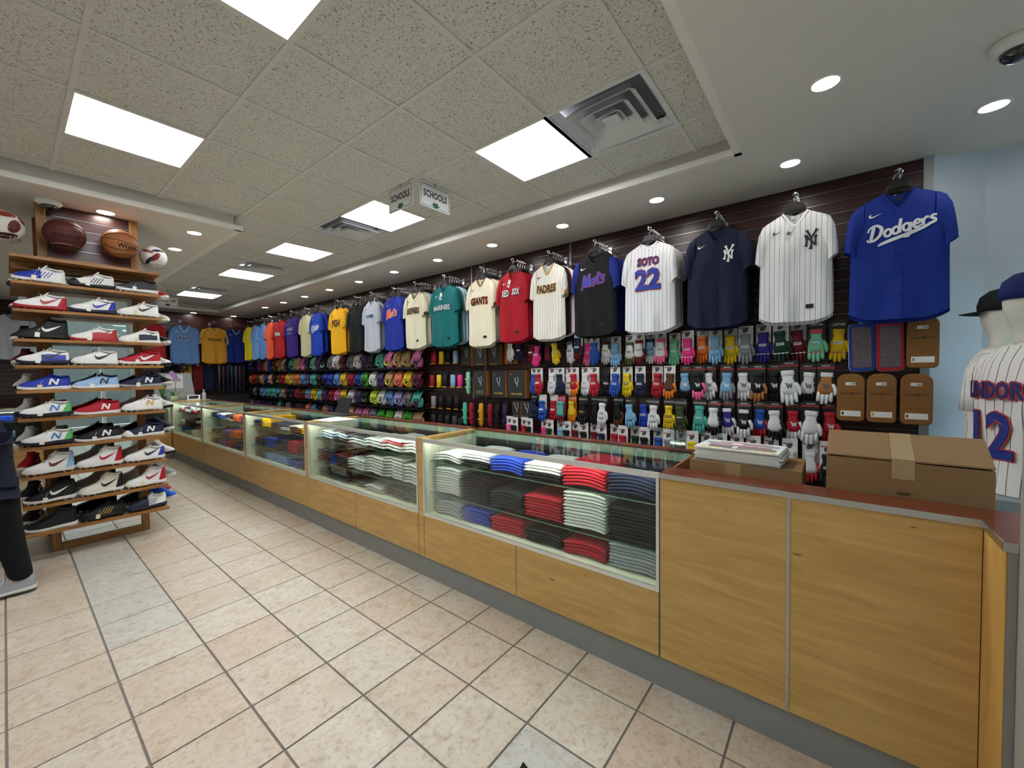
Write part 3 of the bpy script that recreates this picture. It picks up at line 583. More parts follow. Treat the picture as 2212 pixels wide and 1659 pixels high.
def jersey(loc, rot, col, label, letters=(), stripe=None, trim=None, vneck=.1, swoosh=None, placket=True, sleeves=None, tagpatch=False, ph=None, price=False, size=1, hemtrim=None, sm_trim=True, sx=1):
    "a front jersey with every part; letters: list of (B mesh, dx, dz, colour, outline)"
    global JC; JC += 1; ph = JC*1.7 if ph is None else ph
    t = thing('jersey', label, 'jersey', loc, (0, 0, rot), 'jerseys hung facing the room', (size*sx, size, size))
    mat = pinstripe(col, stripe) if stripe else fab(col, .8, 120, .15)
    ob('body', jersey_body(ph, vneck=vneck), mat, t)
    for sg in (-1, 1):
        s_ = ob('sleeve', SLV[(sg, 1)], fab(sleeves, .8, 120, .15) if sleeves else mat, t)
        if trim and sm_trim: ob('sleeve_trim', CUFF[sg], fab(trim, .8, 120, .1), s_)
    put = lambda B_, dx, dz, off: conform(B_, lambda x, z: (x+dx, jfront(x+dx, z+dz, ph)-off, z+dz))
    ob('collar', neck_ribbon(ph, vneck), fab(trim or col, .8, 120, .1), t)
    ob('neck_tag', B().box(-.02, .02, .012, .015, ZN-.055, ZN-.035), plain('#20242c', .7), t)
    if placket:
        b = B(); n = 14; za, zb = ZN-vneck-.005, ZHM+.02
        vs = [(sx*.016, jfront(sx*.016, za+(zb-za)*i/n, ph)-.003, za+(zb-za)*i/n) for i in range(n+1) for sx in (-1, 1)]
        pk = ob('placket', b.add(vs, [(2*i, 2*i+1, 2*i+3, 2*i+2) for i in range(n)], True), mat, t)
        for i in range(5):
            z = za-.04-.125*i
            ob('button', BTN, fab(swoosh and col or col, .4, 50, 0, var=0), pk, (0, jfront(0, z, ph)-.004, z))
    for lt in letters:
        B_, dx, dz, c = lt[:4]; off = .006
        if len(lt) > 4:
            o_b = lt[4](); ob('lettering_outline', put(o_b, dx, dz, .005), plain(lt[5], .7), t); off = .0095
        ob('lettering', put(B_, dx, dz, off), plain(c, .7), t)
    if swoosh:
        b = B().add([(x*.07, 0, z*.07) for x, z in SWOOSH], [(10, 0, 1, 2, 7, 8), (8, 9, 10), (2, 3, 6, 7), (3, 4, 5, 6)]); ob('swoosh', put(b, -.115, -.265, .006), plain(swoosh, .7), t)
    if tagpatch:
        b = B().add([(.075, 0, -.84), (.125, 0, -.84), (.125, 0, -.81), (.075, 0, -.81)], [(0, 1, 2, 3)]); ob('hem_patch', put(b, 0, 0, .007), plain('#14161a', .7), t)
    if price:
        p_ = ob('price_tag', B().box(-.02, .02, -.001, .001, -.085, 0).move(Matrix.Rotation(.35, 4, 'Y')), WHITE, t, (-.02, jfront(-.02, -.25, ph)-.012, -.23)); ob('barcode', B().box(-.014, .014, -.0015, -.001, -.07, -.045).move(Matrix.Rotation(.35, 4, 'Y')), plain('#777777'), p_)
    return t
BTN = B().lathe([(.006, -.001), (.006, .001), (.001, .0015)], 10).move(Matrix.Rotation(pi/2, 4, 'X')).mesh('button')
def back_jersey(loc, rot, col, label, stripe=None, size=1, sx=1):
    t = thing('jersey', label, 'jersey', loc, (0, 0, rot), 'jerseys hung behind the front ones', (size*sx, size, size))
    mat = pinstripe(col, stripe) if stripe else fab(col, .8, 120, .15)
    ob('body', random.choice(BACKJ), mat, t)
    for sg in (-1, 1): ob('sleeve', SLV[(sg, .27)], mat, t)
ROD = B().tube([(0, 0, 0), (0, -.38, 0)], .0065, 8).tube([(0, -.375, 0), (0, -.385, .006), (0, -.388, .022)], .0065, 8).mesh('rod'); PLATE = B().bbox(-.02, .02, -.012, 0, -.045, .03, .002).mesh('wall_plate')
def faceout(loc, rot, label):
    t = thing('faceout_arm', label, 'rack arm', loc, (0, 0, rot), 'chrome faceout arms'); ob('rod', ROD, CHROME, t); ob('wall_plate', PLATE, CHROME, t)
RW = -pi/2; ZR = 2.707
def outl(body, fit, bold): return lambda: text_mesh(body, .1, bold, fit=fit)
tm = lambda body, w_, h_, bold=.025: text_mesh(body, .1, bold, fit=(w_, h_))
def arch(B_, k): return conform(B_, lambda x, z: (x, 0, z-k*x*x))
def spread(b, d):
    "letter outline: the same faces shifted all round by d"
    o = B()
    for q in range(8): o.add([(p[0]+d*cos(q*pi/4), p[1], p[2]+d*sin(q*pi/4)) for p in b.v], b.f)
    return o
def lett(body, w_, h_, dz, col, oc=None, bold=.03, dx=0, k=0):
    a = arch(tm(body, w_, h_, bold), k)
    if oc: return (a, dx, dz, col, lambda: spread(a, .0055), oc)
    return (a, dx, dz, col)
W1, NV, RB, BK, RD = '#e8e9ec', '#141d36', '#16308f', '#131418', '#b3172a'
cream = '#e6dfc6'; teal = '#12696b'; gold = '#e0a526'; lb = '#6f9bd0'
wall = [ # y, colour, spec, label, colours behind
 (-.315, '#142f8c', dict(letters=[(script('Dodgers', .089, .21, tail=True, bold=1.3), .01, -.365, '#dfe3ea')], swoosh='#e8e9ec', vneck=.11, size=1.03), 'royal blue jersey with large white script lettering, beside the pale blue wall', [('#142f8c', None)]*2),
 (.235, W1, dict(letters=[(monogram(.074), .105, -.355, '#16181f')], stripe='#2b3350', swoosh='#22252d', vneck=.1, tagpatch=True, price=True), 'white pinstripe jersey with a black interlocking monogram', [(W1, '#2b3350')]*3),
 (.762, '#111b36', dict(letters=[(monogram(.07), .105, -.355, '#dfe2e6')], swoosh='#e8e9ec', vneck=.11), 'navy jersey with a white interlocking monogram', [(NV, None)]*5+[('#8f939b', None)]),
 (1.312, W1, dict(letters=[lett('SOTO', .20, .075, -.30, '#1c2a6c', '#b3343f'), lett('22', .24, .19, -.46, '#1f3a9a', '#c0353b', .045)], stripe='#3a4a86', placket=False, vneck=.05), 'white pinstripe jersey shown from the back with a name and number 22', [(W1, '#3a4a86')]*7),
 (1.851, '#101216', dict(letters=[(script('Mets', .125, .2), -.005, -.40, '#2c3da8', lambda: ribbon_grow('Mets', .125, .2), '#c0526a')], sleeves='#15267c', swoosh='#e8e9ec', tagpatch=True), 'black jersey with royal blue sleeves and script lettering', [('#15267c', None)]*6),
 (2.394, '#ece9df', dict(letters=[lett('PADRES', .29, .085, -.40, '#3b2a1e', '#d8a23a', k=-.3)], stripe='#5b4a42', trim='#b98a2f', swoosh='#3b2a1e', vneck=.12), 'white brown-pinstripe jersey with brown block letters and gold trim', [(BK, None), (RD, None), (W1, None), (BK, None), (RD, None), (RD, None)]),
 (2.878, '#a81426', dict(letters=[lett('RED', .115, .075, -.38, '#e6e3df', '#16204a', dx=-.085), lett('SOX', .115, .075, -.37, '#e6e3df', '#16204a', dx=.085)], swoosh='#e8e9ec', tagpatch=True, price=True), 'plain red jersey with white block letters and a paper tag', [(RD, None)]*4),
 (3.367, cream, dict(letters=[lett('GIANTS', .30, .085, -.40, '#1b1a1a', '#c8552b', k=.2)], trim='#8d2f22', swoosh='#1b1a1a', tagpatch=True, size=1.03), 'cream jersey with black block letters and dark red trim', [(cream, None), (W1, None), (RD, None), (W1, None), (RD, None), ('#7a1726', None)]),
 (4.031, teal, dict(letters=[lett('MARINERS', .31, .07, -.42, '#c3ccd0', '#16314b', k=.3)], swoosh='#c3ccd0', tagpatch=True, price=True), 'teal green jersey with silver block letters', [(teal, None), ('#e0e6e8', None), ('#a9c8e2', None), (NV, None), (NV, None), (RD, None)]),
 (4.638, '#e4dec2', dict(letters=[lett('BREWERS', .31, .085, -.40, '#1c2342', '#c79a32', k=.25)], trim='#3a3320', swoosh='#1c2342', tagpatch=True), 'cream jersey with navy and gold block letters', [('#e4dec2', None), ('#9db8da', None), ('#7fa3d6', None), ('#7a1726', None), (NV, None)]),
 (5.149, '#1b2f93', dict(letters=[(script('Mets', .125, .2), 0, -.40, '#e0603a', lambda: ribbon_grow('Mets', .125, .2), '#dfe2ea')], placket=False, swoosh='#e8e9ec', vneck=.04), 'royal blue t-shirt jersey with orange script lettering', [('#1b2f93', None)]*4+[(NV, None)]),
 (5.722, '#b3bac6', dict(letters=[lett('YANKEES', .24, .05, -.37, '#27304a', k=.8)], swoosh='#27304a', vneck=.07, placket=False), 'light grey jersey with small navy arched lettering', [('#b3bac6', None), (NV, None), (NV, None), ('#8b8f98', None), ('#8f7d3c', None)]),
 (6.195, '#131417', dict(vneck=.05, placket=False, swoosh='#7a7c80'), 'plain black jersey beside the yellow one', [('#131417', None)]*4),
 (6.76, '#eeb11a', dict(letters=[lett('PGH', .26, .13, -.40, '#1a1a1c', bold=.035)], vneck=.05, placket=False, swoosh='#1a1a1c'), 'bright yellow t-shirt jersey with large black letters', [('#eeb11a', None), (BK, None), (BK, None)]),
 (7.53, '#1d3fae', dict(letters=[(script('LA Dodgers', .085, .2, tail=True), 0, -.42, '#dfe6f2')], vneck=.05, placket=False, swoosh='#e8e9ec'), 'royal blue t-shirt jersey with small white script lettering', [('#1d3fae', None), (NV, None)]),
 (7.974, '#c9c69c', dict(vneck=.05, placket=False), 'plain pale khaki jersey', [('#c9c69c', None)]*3),
 (8.578, '#3a2380', dict(letters=[lett('ROCKIES', .25, .06, -.37, '#aeb2c2'), lett('COLORADO', .2, .03, -.45, '#aeb2c2')], vneck=.05, placket=False, swoosh='#e8e9ec'), 'purple t-shirt jersey with silver block letters', [('#3a2380', None), ('#a9c8e2', None)]),
 (9.148, '#b5202a', dict(letters=[lett('Marlins', .27, .09, -.42, '#e3e3e3', '#1a1a1c')], vneck=.05, placket=False, swoosh='#e8e9ec'), 'red t-shirt jersey with white lettering toward the back', [('#b5202a', None)]*2),
 (9.65, '#dd5a35', dict(vneck=.05, placket=False, swoosh='#e8e9ec'), 'plain orange jersey toward the back', [('#dd5a35', None)]*2),
 (10.03, '#5f86c4', dict(vneck=.05, placket=False, trim='#d5dde8'), 'medium blue jersey with pale cuffs near the back corner', [('#5f86c4', None)]*2),
 (10.457, lb, dict(vneck=.05, placket=False, trim='#d5dde8'), 'pale blue jersey with pale cuffs near the back corner', [(lb, None)]*2),
 (10.912, '#dcc81e', dict(vneck=.05, placket=False, trim='#e8e0a0'), 'lemon yellow jersey in the back corner', [('#dcc81e', None)]*2)]
def ribbon_grow(word, size, rot):
    return spread(script(word, size, rot), .0045)
def short(lab):
    w_ = lab.replace(',', '').split(); return ' '.join(w_[:5])
CNAME = {W1: 'white', '#142f8c': 'royal blue', NV: 'navy', '#8f939b': 'grey', '#15267c': 'dark blue', BK: 'black', RD: 'red', cream: 'cream', '#7a1726': 'maroon', teal: 'teal', '#e0e6e8': 'white', '#a9c8e2': 'sky blue', '#e4dec2': 'cream', '#9db8da': 'powder blue', '#7fa3d6': 'light blue', '#1b2f93': 'royal blue', '#b3bac6': 'light grey', '#8b8f98': 'grey', '#8f7d3c': 'olive', '#131417': 'black', '#eeb11a': 'yellow', '#1d3fae': 'royal blue', '#c9c69c': 'khaki', '#3a2380': 'purple', '#b5202a': 'red', '#dd5a35': 'orange', '#5f86c4': 'medium blue', lb: 'pale blue', '#dcc81e': 'lemon yellow'}
for k_, (y, col, spec, lab, behind) in enumerate(wall):
    faceout((XW, y, ZR-.012), RW, 'chrome faceout arm, %s along the right wall from the front' % nth(k_))
    far = y > 5
    RA = RW+.02; gaps = [abs(y-q[0]) for q in wall if q[0] != y]; sx = min(1, min(gaps)/.578); spec = dict(spec); spec['sx'] = sx; jersey((3.655, y, ZR), RA, col, lab, **spec)
    hanger((3.655, y, ZR), RA, 'black plastic hanger holding the '+' '.join(lab.split()[:8]).rstrip(','), 1, sx)
    n = len(behind); sp = .043
    for i, (c, st) in enumerate(behind):
        x = 3.655+.092+sp*i
        if x > 3.95 or (y > 5 and i > 3): continue
        a = RA-.02*(i > 3)
        back_jersey((x, y+random.uniform(-.012, .012), ZR), a, c, '%s jersey, %s behind the front one, on the %s wall arm' % (CNAME[c], nth(i), nth(k_)), st, .95, sx/.95*.97)
        hanger((x, y, ZR), a, 'black hanger %s behind the front one, on the %s wall arm' % (nth(i), nth(k_)), .3, sx)
# ---- back wall jerseys (facing the camera side)
for k_, (x, col, spec, lab, zz) in enumerate([(2.56, '#5f86b8', dict(letters=[lett('RAYS', .2, .09, -.40, '#1d2a4a', '#c8cfda')], trim='#c9d2de', vneck=.14, placket=False, swoosh='#e8e9ec', size=1.08), 'light blue v-neck jersey with dark lettering on the back wall', 2.70),
 (3.12, '#c8902a', dict(letters=[lett('PADRES', .25, .06, -.40, '#3b2a1e')], trim='#d9b27a', vneck=.13, placket=False, swoosh='#e8e9ec', size=1.05), 'golden v-neck jersey with brown lettering on the back wall', 2.69),
 (3.57, '#142a7d', dict(trim='#d0d4dc', vneck=.12, placket=False, swoosh='#e8e9ec'), 'royal blue v-neck jersey with white trim in the back corner', 2.67),
 (1.98, '#a8242c', dict(vneck=.1, placket=False), 'red jersey on the back wall, half hidden by the shoe rack', 2.72), (.14, '#cfd6e2', dict(trim='#20242c', vneck=.1), 'white jersey with dark cuffs on the back wall at the left edge', 2.70)]):
    faceout((x, YB, zz-.012), 0, 'chrome faceout arm holding the '+' '.join(lab.split()[:6])); jersey((x, YB-.34, zz), 0, col, lab, **spec); hanger((x, YB-.34, zz), 0, 'hanger holding the '+' '.join(lab.split()[:7]).rstrip(','))
    for i in range(2): back_jersey((x+.01, YB-.26+.06*i, zz), .02, NV if i else col, '%s jersey behind the %s' % ('navy' if i else 'matching', ' '.join(lab.split()[:6])))

# ================================================================ goods on the right wall
GC = dict(white='#e4e5e6', navy='#1b2340', maroon='#6a1626', pink='#ee3d8f', rose='#ee6a9a', yellow='#e6c41c', blue='#2450ab', lightblue='#7fb0d6', olive='#54602f', mint='#7cc7a0', orange='#cf6420', grey='#7c828c', purple='#3a3190', green='#123527', red='#b3202f', black='#15161a', tan='#a9713c', teal='#53b3a6', royal='#2346b5', darkolive='#3d4626', coral='#e3596a', brown='#5c3a24', lime='#c8e04a', fire='#e8842a')
def hring(z, a, t, n=12, cx=0, e=.75): return [(cx+a*(abs(cos(2*pi*k/n))**e)*(1 if cos(2*pi*k/n) >= 0 else -1), t*(abs(sin(2*pi*k/n))**e)*(1 if sin(2*pi*k/n) >= 0 else -1), z) for k in range(n)]
BG_H = B().loft([hring(*q) for q in ((.118, .034, .014), (.07, .033, .014), (.055, .032, .014), (.02, .046, .019), (-.02, .05, .018), (-.048, .047, .013))], cap=True, smooth=True).mesh('hand')
b = B()
for x, L in ((-.037, .06), (-.0125, .08), (.0125, .077), (.037, .058)): b.tube([(x*.95, 0, -.03), (x*1.02, -.003, -.045-L*.45), (x*1.08, .002, -.045-L*.9), (x*1.08, .004, -.045-L)], [.0135, .0125, .0105, .004], 6)
b.tube([(.04, -.002, .03), (.058, -.006, -.005), (.062, -.004, -.04), (.06, 0, -.055)], [.014, .0135, .011, .004], 6); BG_F = b.mesh('fingers')
BG_S = B().loft([hring(*q) for q in ((.116, .0365, .0165), (.114, .038, .018), (.086, .038, .018), (.084, .0365, .0165))], cap=True, smooth=True).mesh('cuff_strap')
BG_P = B().bbox(-.026, .026, -.0225, -.018, .008, .028, .002).mesh('logo_patch'); BG_A = B()
for x in (-.037, -.0125, .0125, .037): BG_A.box(x-.010, x+.010, -.0172, -.011, -.056, -.049)
BG_A = BG_A.mesh('finger_stripes'); BG_T = text_mesh('Franklin', .02, .03, .2, fit=(.044, .012)).mesh('logo_print'); BG_R = B().add([(-.024, 0, .0), (.024, 0, .0), (.02, 0, .004), (-.02, 0, .004)], [(0, 1, 2, 3)])
MAR = text_mesh('marucci', .02, .03, fit=(.05, .010)).mesh('card_print'); CUS = text_mesh('CUSTOM', .03, .03, fit=(.075, .02)).mesh('card_print'); PLY = B().add([(-.035, 0, .01), (.0, 0, .03), (.012, 0, .022), (.0, 0, -.01), (-.03, 0, -.02)], [(0, 1, 2, 3, 4)]).mesh('card_print')
CARDM = B().bbox(-.052, .052, .022, .0245, -.06, .187, .001).mesh('card'); CARDH = B().bbox(-.052, .052, .022, .0245, .0, .215, .001).mesh('card')
MLET = ribbon([[(-.014, -.012, .005), (-.01, .012, .006), (-.004, -.01, .005), (.002, .012, .006), (.006, -.011, .006), (.014, -.011, .004)]], 2).mesh('logo_mark')
PEG = B().tube([(0, .0, 0), (0, -.15, .0), (0, -.162, .012)], .0028, 6).mesh('peg_hook')
rowname = dict(A='top', B='second', C='third', D='bottom')
def bat_glove(row, i, y, z, hand, fing, strap, patch=None, card='#dcdcda', print_=None, tilt=0, sc=1., mark=None, stripes=None):
    nm = {v: k for k, v in GC.items()}; h1 = GC[hand]
    lab = '%s batting glove%s, %s from the left, %s glove row' % (hand.replace('darkolive', 'dark olive').replace('lightblue', 'light blue').replace('fire', 'flame orange'), '' if fing == hand else ' with %s fingers' % fing.replace('lightblue', 'light blue'), nth(i), rowname[row])
    t = thing('batting_glove', lab, 'glove', (3.9-.052*(i % 2), y, z), (0, 0, RW), 'batting gloves hung on cards', (sc,)*3)
    R_ = (0, tilt, 0)
    hd = ob('hand', BG_H, fab(h1, .6, 90, .3), t, (0, 0, 0), R_); ob('fingers', BG_F, fab(GC[fing], .6, 90, .3), t, (0, 0, 0), R_); ob('cuff_strap', BG_S, fab(GC[strap], .5, 90, .2), t, (0, 0, 0), R_)
    if patch:
        p_ = ob('logo_patch', BG_P, plain(patch, .5), t, (0, 0, 0), R_)
        if y < 2.6: ob('logo_print', BG_T, plain('#33343a' if patch[1] in 'cde' else '#e8e8e8'), p_, (0, -.0228, .018), (0, pi, 0))
    if mark: ob('logo_mark', MLET, plain(mark), t, (0, -.021, .012), (0, pi+tilt, 0), (1.4, 1, 1.4))
    if stripes: ob('finger_stripes', BG_A, plain(stripes, .6), t, (0, 0, 0), R_)
    if card:
        c_ = ob('card', CARDM if row != 'D' else CARDH, plain(card, .35, 0, .3), t)
        if print_ == 'marucci': ob('card_print', MAR, plain('#e6e6e6'), c_, (0, .0213, .168)); ob('card_band', B().box(-.052, .052, .0214, .0218, .146, .156), plain('#b3262f'), c_)
        elif print_ == 'CUSTOM': ob('card_print', CUS, plain('#e6e6e6'), c_, (0, .0213, .152))
        elif print_: ob('card_print', PLY, plain('#4b4f57'), c_, (.01, .0213, .15)); ob('card_band', B().box(-.045, -.005, .0214, .0218, .168, .177), plain(print_), c_)
    p = ob('peg_hook', PEG, CHROME, None, (XW, y, z+.180*sc), (0, 0, RW)); tag(p, 'chrome peg hook holding the %s card, %s glove row' % (nth(i), rowname[row]), 'hook', 'peg hooks in the slat wall')
W_, K_ = '#e8e8ea', '#1a1b1f'; CB = '#1b1b1d'
A = [(3.13, 1.68, 'white', 'white', 'white', W_, CB, 0), (2.95, 1.67, 'navy', 'navy', 'navy', W_, CB, 0), (2.81, 1.64, 'maroon', 'maroon', 'maroon', W_, CB, 0), (2.70, 1.61, 'pink', 'pink', 'pink', W_, CB, .12), (2.58, 1.6, 'maroon', 'black', 'maroon', None, CB, 0), (2.44, 1.63, 'yellow', 'yellow', 'yellow', W_, CB, -.12), (2.28, 1.64, 'white', 'white', 'grey', K_, CB, -.1), (2.16, 1.67, 'navy', 'maroon', 'navy', W_, '#c9c9cb', 0), (2.065, 1.61, 'pink', 'rose', 'pink', W_, '#dcdcda', .05), (1.965, 1.61, 'blue', 'blue', 'blue', None, '#dcdcda', 0), (1.86, 1.62, 'white', 'white', 'maroon', '#d8c98e', '#6d6f73', 0), (1.73, 1.59, 'lightblue', 'lightblue', 'lightblue', K_, '#dcdcda', 0), (1.60, 1.6, 'white', 'olive', 'olive', '#d9d6c0', '#dcdcda', 0), (1.485, 1.61, 'white', 'maroon', 'maroon', W_, '#dcdcda', 0), (1.39, 1.62, 'lightblue', 'white', 'navy', K_, '#c5c6c8', -.05), (1.28, 1.61, 'white', 'rose', 'coral', W_, '#dcdcda', .06), (1.17, 1.59, 'mint', 'mint', 'mint', '#a6ded0', '#dcdcda', 0), (1.04, 1.6, 'pink', 'pink', 'pink', W_, '#e4e4e2', 0), (.925, 1.61, 'orange', 'orange', 'orange', W_, '#9fa2a6', 0), (.81, 1.6, 'lightblue', 'lightblue', 'lightblue', '#4b6b78', '#c9cacb', 0), (.70, 1.6, 'yellow', 'yellow', 'yellow', W_, '#d5d5d5', 0), (.58, 1.6, 'grey', 'grey', 'grey', W_, '#cacbcb', 0), (.46, 1.61, 'purple', 'purple', 'purple', W_, '#dcdcda', 0), (.335, 1.61, 'green', 'green', 'green', W_, '#d6d6d4', -.08), (.225, 1.61, 'maroon', 'maroon', 'maroon', W_, '#c9c9c8', -.08), (.11, 1.61, 'mint', 'mint', 'coral', '#8fdce0', CB, 0), (-.02, 1.605, 'yellow', 'yellow', 'yellow', W_, CB, .03)]
for i, (y, z, h, f_, s_, p, c, tl) in enumerate(A):
    bat_glove('A', i, y, z, h, f_, s_, p, c, 'CUSTOM' if i > 24 else '#a23a44' if c != CB else None, tl, 1.0 if i < 20 else 1.03, stripes='#dcdcdc' if i in (17, 22, 23, 24) else '#e3596a' if i > 24 else None)
Bq = [(2.78, 'blue', 'blue', None, 'w'), (2.68, 'red', 'red', W_, 'w'), (2.53, 'white', 'white', W_, 'w'), (2.39, 'navy', 'navy', None, 'w'), (2.3, 'white', 'white', K_, 'w'), (2.21, 'red', 'fire', '#d9a520', 'w'), (2.1, 'white', 'white', W_, 'w'), (1.97, 'red', 'red', W_, 'w'), (1.85, 'black', 'black', W_, 'k'), (1.74, 'blue', 'blue', W_, 'w'), (1.63, 'yellow', 'yellow', K_, 'w'), (1.48, 'navy', 'navy', W_, 'w'), (1.33, 'red', 'red', W_, 'w'), (1.2, 'brown', 'fire', None, 'w'), (1.07, 'lightblue', 'black', None, 'm'), (.95, 'black', 'rose', None, 'm'), (.87, 'white', 'white', None, 'm'), (.72, 'lightblue', 'grey', None, 'm'), (.6, 'white', 'white', None, 'm'), (.49, 'black', 'tan', None, 'm'), (.38, 'black', 'black', None, 'm'), (.28, 'white', 'white', None, 'mw'), (.16, 'white', 'black', None, 'm'), (.05, 'tan', 'white', None, 'm')]
for i, (y, h, f_, p, c) in enumerate(Bq):
    bat_glove('B', i, y, 1.285, h, f_, h if c != 'm' else ('white' if h == 'tan' else h), p, CB if c[0] in 'mk' else '#e1e1df', 'marucci' if c[0] == 'm' else '#a23a44' if c == 'w' else None, random.uniform(-.1, .1), 1.15 if c == 'mw' else 1, mark={'m': '#e0e0e0' if h in ('black', 'lightblue') else '#555a66'}.get(c[0]))
Cq = [(2.78, 'navy', 'navy', None), (2.63, 'blue', 'blue', W_), (2.51, 'red', 'red', W_), (2.38, 'teal', 'maroon', None), (2.27, 'yellow', 'fire', None), (2.11, 'black', 'black', '#c79a32'), (1.99, 'black', 'black', None), (1.88, 'white', 'white', W_), (1.73, 'black', 'brown', None), (1.58, 'lightblue', 'lightblue', None), (1.46, 'royal', 'royal', W_), (1.35, 'white', 'white', W_), (1.22, 'yellow', 'yellow', K_), (1.1, 'darkolive', 'darkolive', '#7a5a3a'), (.95, 'teal', 'teal', '#8fdcd0'), (.82, 'white', 'black', None), (.72, 'purple', 'white', None), (.59, 'black', 'white', None), (.48, 'blue', 'red', None), (.37, 'white', 'black', None), (.25, 'red', 'white', None), (.14, 'white', 'white', None), (.02, 'red', 'red', None)]
for i, (y, h, f_, p) in enumerate(Cq):
    m_ = i > 14
    bat_glove('C', i, y, .98, h, f_, 'white' if m_ and i < 18 else h, p, '#d5d5d3' if i in (1, 2) else '#d8732a' if i == 4 else '#b3335f' if i == 3 else CB, 'marucci' if m_ else None, random.uniform(-.08, .08), 1.08 if i in (14, 21) else 1, mark='#d9d9d9' if m_ and h != 'white' else None)
Dq = [(3.17, 'rose'), (3.05, 'black'), (2.94, 'red'), (2.83, 'black'), (2.64, 'pink'), (2.54, 'green'), (2.42, 'lightblue'), (2.31, 'black'), (2.23, 'maroon'), (2.1, 'black'), (2.0, 'maroon'), (1.89, 'navy'), (1.77, 'red'), (1.66, 'red'), (1.55, 'green'), (1.44, 'black'), (1.32, 'blue'), (1.21, 'grey'), (1.11, 'darkolive'), (1.0, 'yellow'), (.89, 'black'), (.77, 'maroon'), (.65, 'navy'), (.52, 'grey'), (.4, 'black'), (.27, 'white'), (.14, 'white'), (.03, 'black')]
for i, (y, h) in enumerate(Dq):
    bat_glove('D', i, y, .665, h, h if i != 26 else 'red', h, W_ if i % 2 else None, '#e3e3e1', '#b3262f', 0, 1)
# ---- guards in packs and boxes
def guard_box(y, z, w_, h_, d, lines, label):
    t = thing('guard_box', label, 'box', (XW-.035-d, y, z), (0, 0, RW), 'boxed guards on the wall')
    ob('box', B().bbox(-w_/2, w_/2, 0, d, -h_/2, h_/2, .002), plain('#2e2e2f', .5), t)
    ob('inner_edge', B().box(w_/2, w_/2+.012, .008, d+.02, -h_/2+.004, h_/2-.004), plain('#a9652b', .6), t)
    for k, (tx, zz, fw_, fh, c) in enumerate(lines): ob('lettering', text_mesh(tx, .05, .02, fit=(fw_*w_, fh)).mesh('lettering'), plain(c, .5), t, (0, -.001, zz))
    ob('emblem', B().loft([[(.012*cos(a*pi/3), -.001, h_*.36+.012*sin(a*pi/3)) for a in range(6)], [(.008*cos(a*pi/3), -.001, h_*.36+.008*sin(a*pi/3)) for a in range(6)]]), plain('#c79a32'), t, (-w_*.3, 0, 0))
    ob('picture', ribbon([[(-.02, .06, .012), (-.01, .0, .01), (.015, -.01, .012), (.01, -.05, .01)], [(.02, .07, .01), (.03, .03, .008), (.02, .0, .01)]], 3).mesh('picture'), plain('#bfc0c2'), t, (0, -.001, .02))
gl = [('LEG GUARD', -.12, .62, .02, '#d8c23a')]; eg = [('ELBOW GUARD', -.12, .62, .016, '#c9923a')]; dg = [('DOUBLE STRAP', -.105, .6, .014, '#d8b23a'), ('ELBOW GUARD', -.13, .6, .014, '#d8b23a')]
for a in [(3.06, 1.28, .27, .345, .06, gl, 'dark leg guard box with yellow lettering, right one of two'), (3.36, 1.28, .23, .345, .05, gl, 'dark leg guard box with yellow lettering, left one of two'), (3.68, 1.285, .22, .34, .05, dg, 'dark box with double strap lettering beside the mint guard'), (3.43, 1.655, .19, .27, .05, eg, 'dark elbow guard box on the upper row, right one'), (3.68, 1.655, .19, .27, .05, eg, 'dark elbow guard box on the upper row, middle one'), (3.93, 1.655, .19, .27, .05, [('SLIDE GUARD', -.09, .6, .014, '#c9923a')], 'dark guard box on the upper row, left one')]: guard_box(*a)
for k, y in enumerate((3.24, 3.17, 3.10)): tag(ob('brown_sleeve_box', B().bbox(-.03, .03, 0, .05, -.13, .13, .002), plain('#9a5b26', .6), None, (XW-.06, y, 1.66+.0*k), (0, 0, RW)), 'narrow orange-brown box end, %s of three right of the elbow guards' % nth(k), 'box', 'narrow brown boxes')
GPM = B().loft([hring(*q) for q in ((.09, .035, .012), (.085, .042, .022), (0, .044, .026), (-.08, .04, .022), (-.09, .03, .012))], cap=True, smooth=True).mesh('guard'); GHD = B().bbox(-.045, .045, .01, .014, .08, .15, .001).mesh('header_card'); GST = B().box(-.046, .046, -.024, -.022, -.088, -.074).mesh('gold_strip')
GRD = B().loft([hring(*q) for q in ((.15, .025, .012), (.13, .035, .02), (.04, .036, .024), (-.03, .03, .022), (-.12, .033, .022), (-.155, .02, .01))], cap=True, smooth=True).mesh('guard')
def guard(y, z, col, nm, long=False):
    t = thing('guard_pack', nm, 'guard', (3.93, y, z), (0, 0, RW), 'guards hung on the wall')
    ob('guard', GRD if long else GPM, fab(col, .6, 60, .3), t); ob('header_card', GHD, plain('#1a1a1c', .4), t, (0, 0, .05 if long else 0))
    if not long: ob('gold_strip', GST, plain('#c79a32', .4), t)
    else:
        for q in (-.06, .05): ob('strap', B().box(-.037, .037, -.027, .012, q-.012, q+.012), fab(col, .8, 60, .2), t)
    tag(ob('peg_hook', PEG, CHROME, None, (XW, y, z+(.185 if long else .135)), (0, 0, RW)), 'peg hook holding the %s' % ' '.join(nm.split()[:9]), 'hook', 'peg hooks in the slat wall')
for y, c, n in ((4.59, '#a81c2b', 'red'), (4.42, '#e3bb1c', 'yellow'), (4.28, '#151518', 'black'), (4.13, '#8fa3bf', 'grey blue')): guard(y, 1.645, c, '%s arm guard in a pack, upper guard row' % n)
for y, c, n in ((4.63, '#9e1a28', 'dark red'), (4.48, '#e6c21e', 'yellow'), (4.35, '#17171a', 'black'), (4.19, '#8fb2dc', 'pale blue'), (4.05, '#e8358c', 'hot pink')): guard(y, 1.31, c, '%s arm guard in a pack, lower guard row' % n)
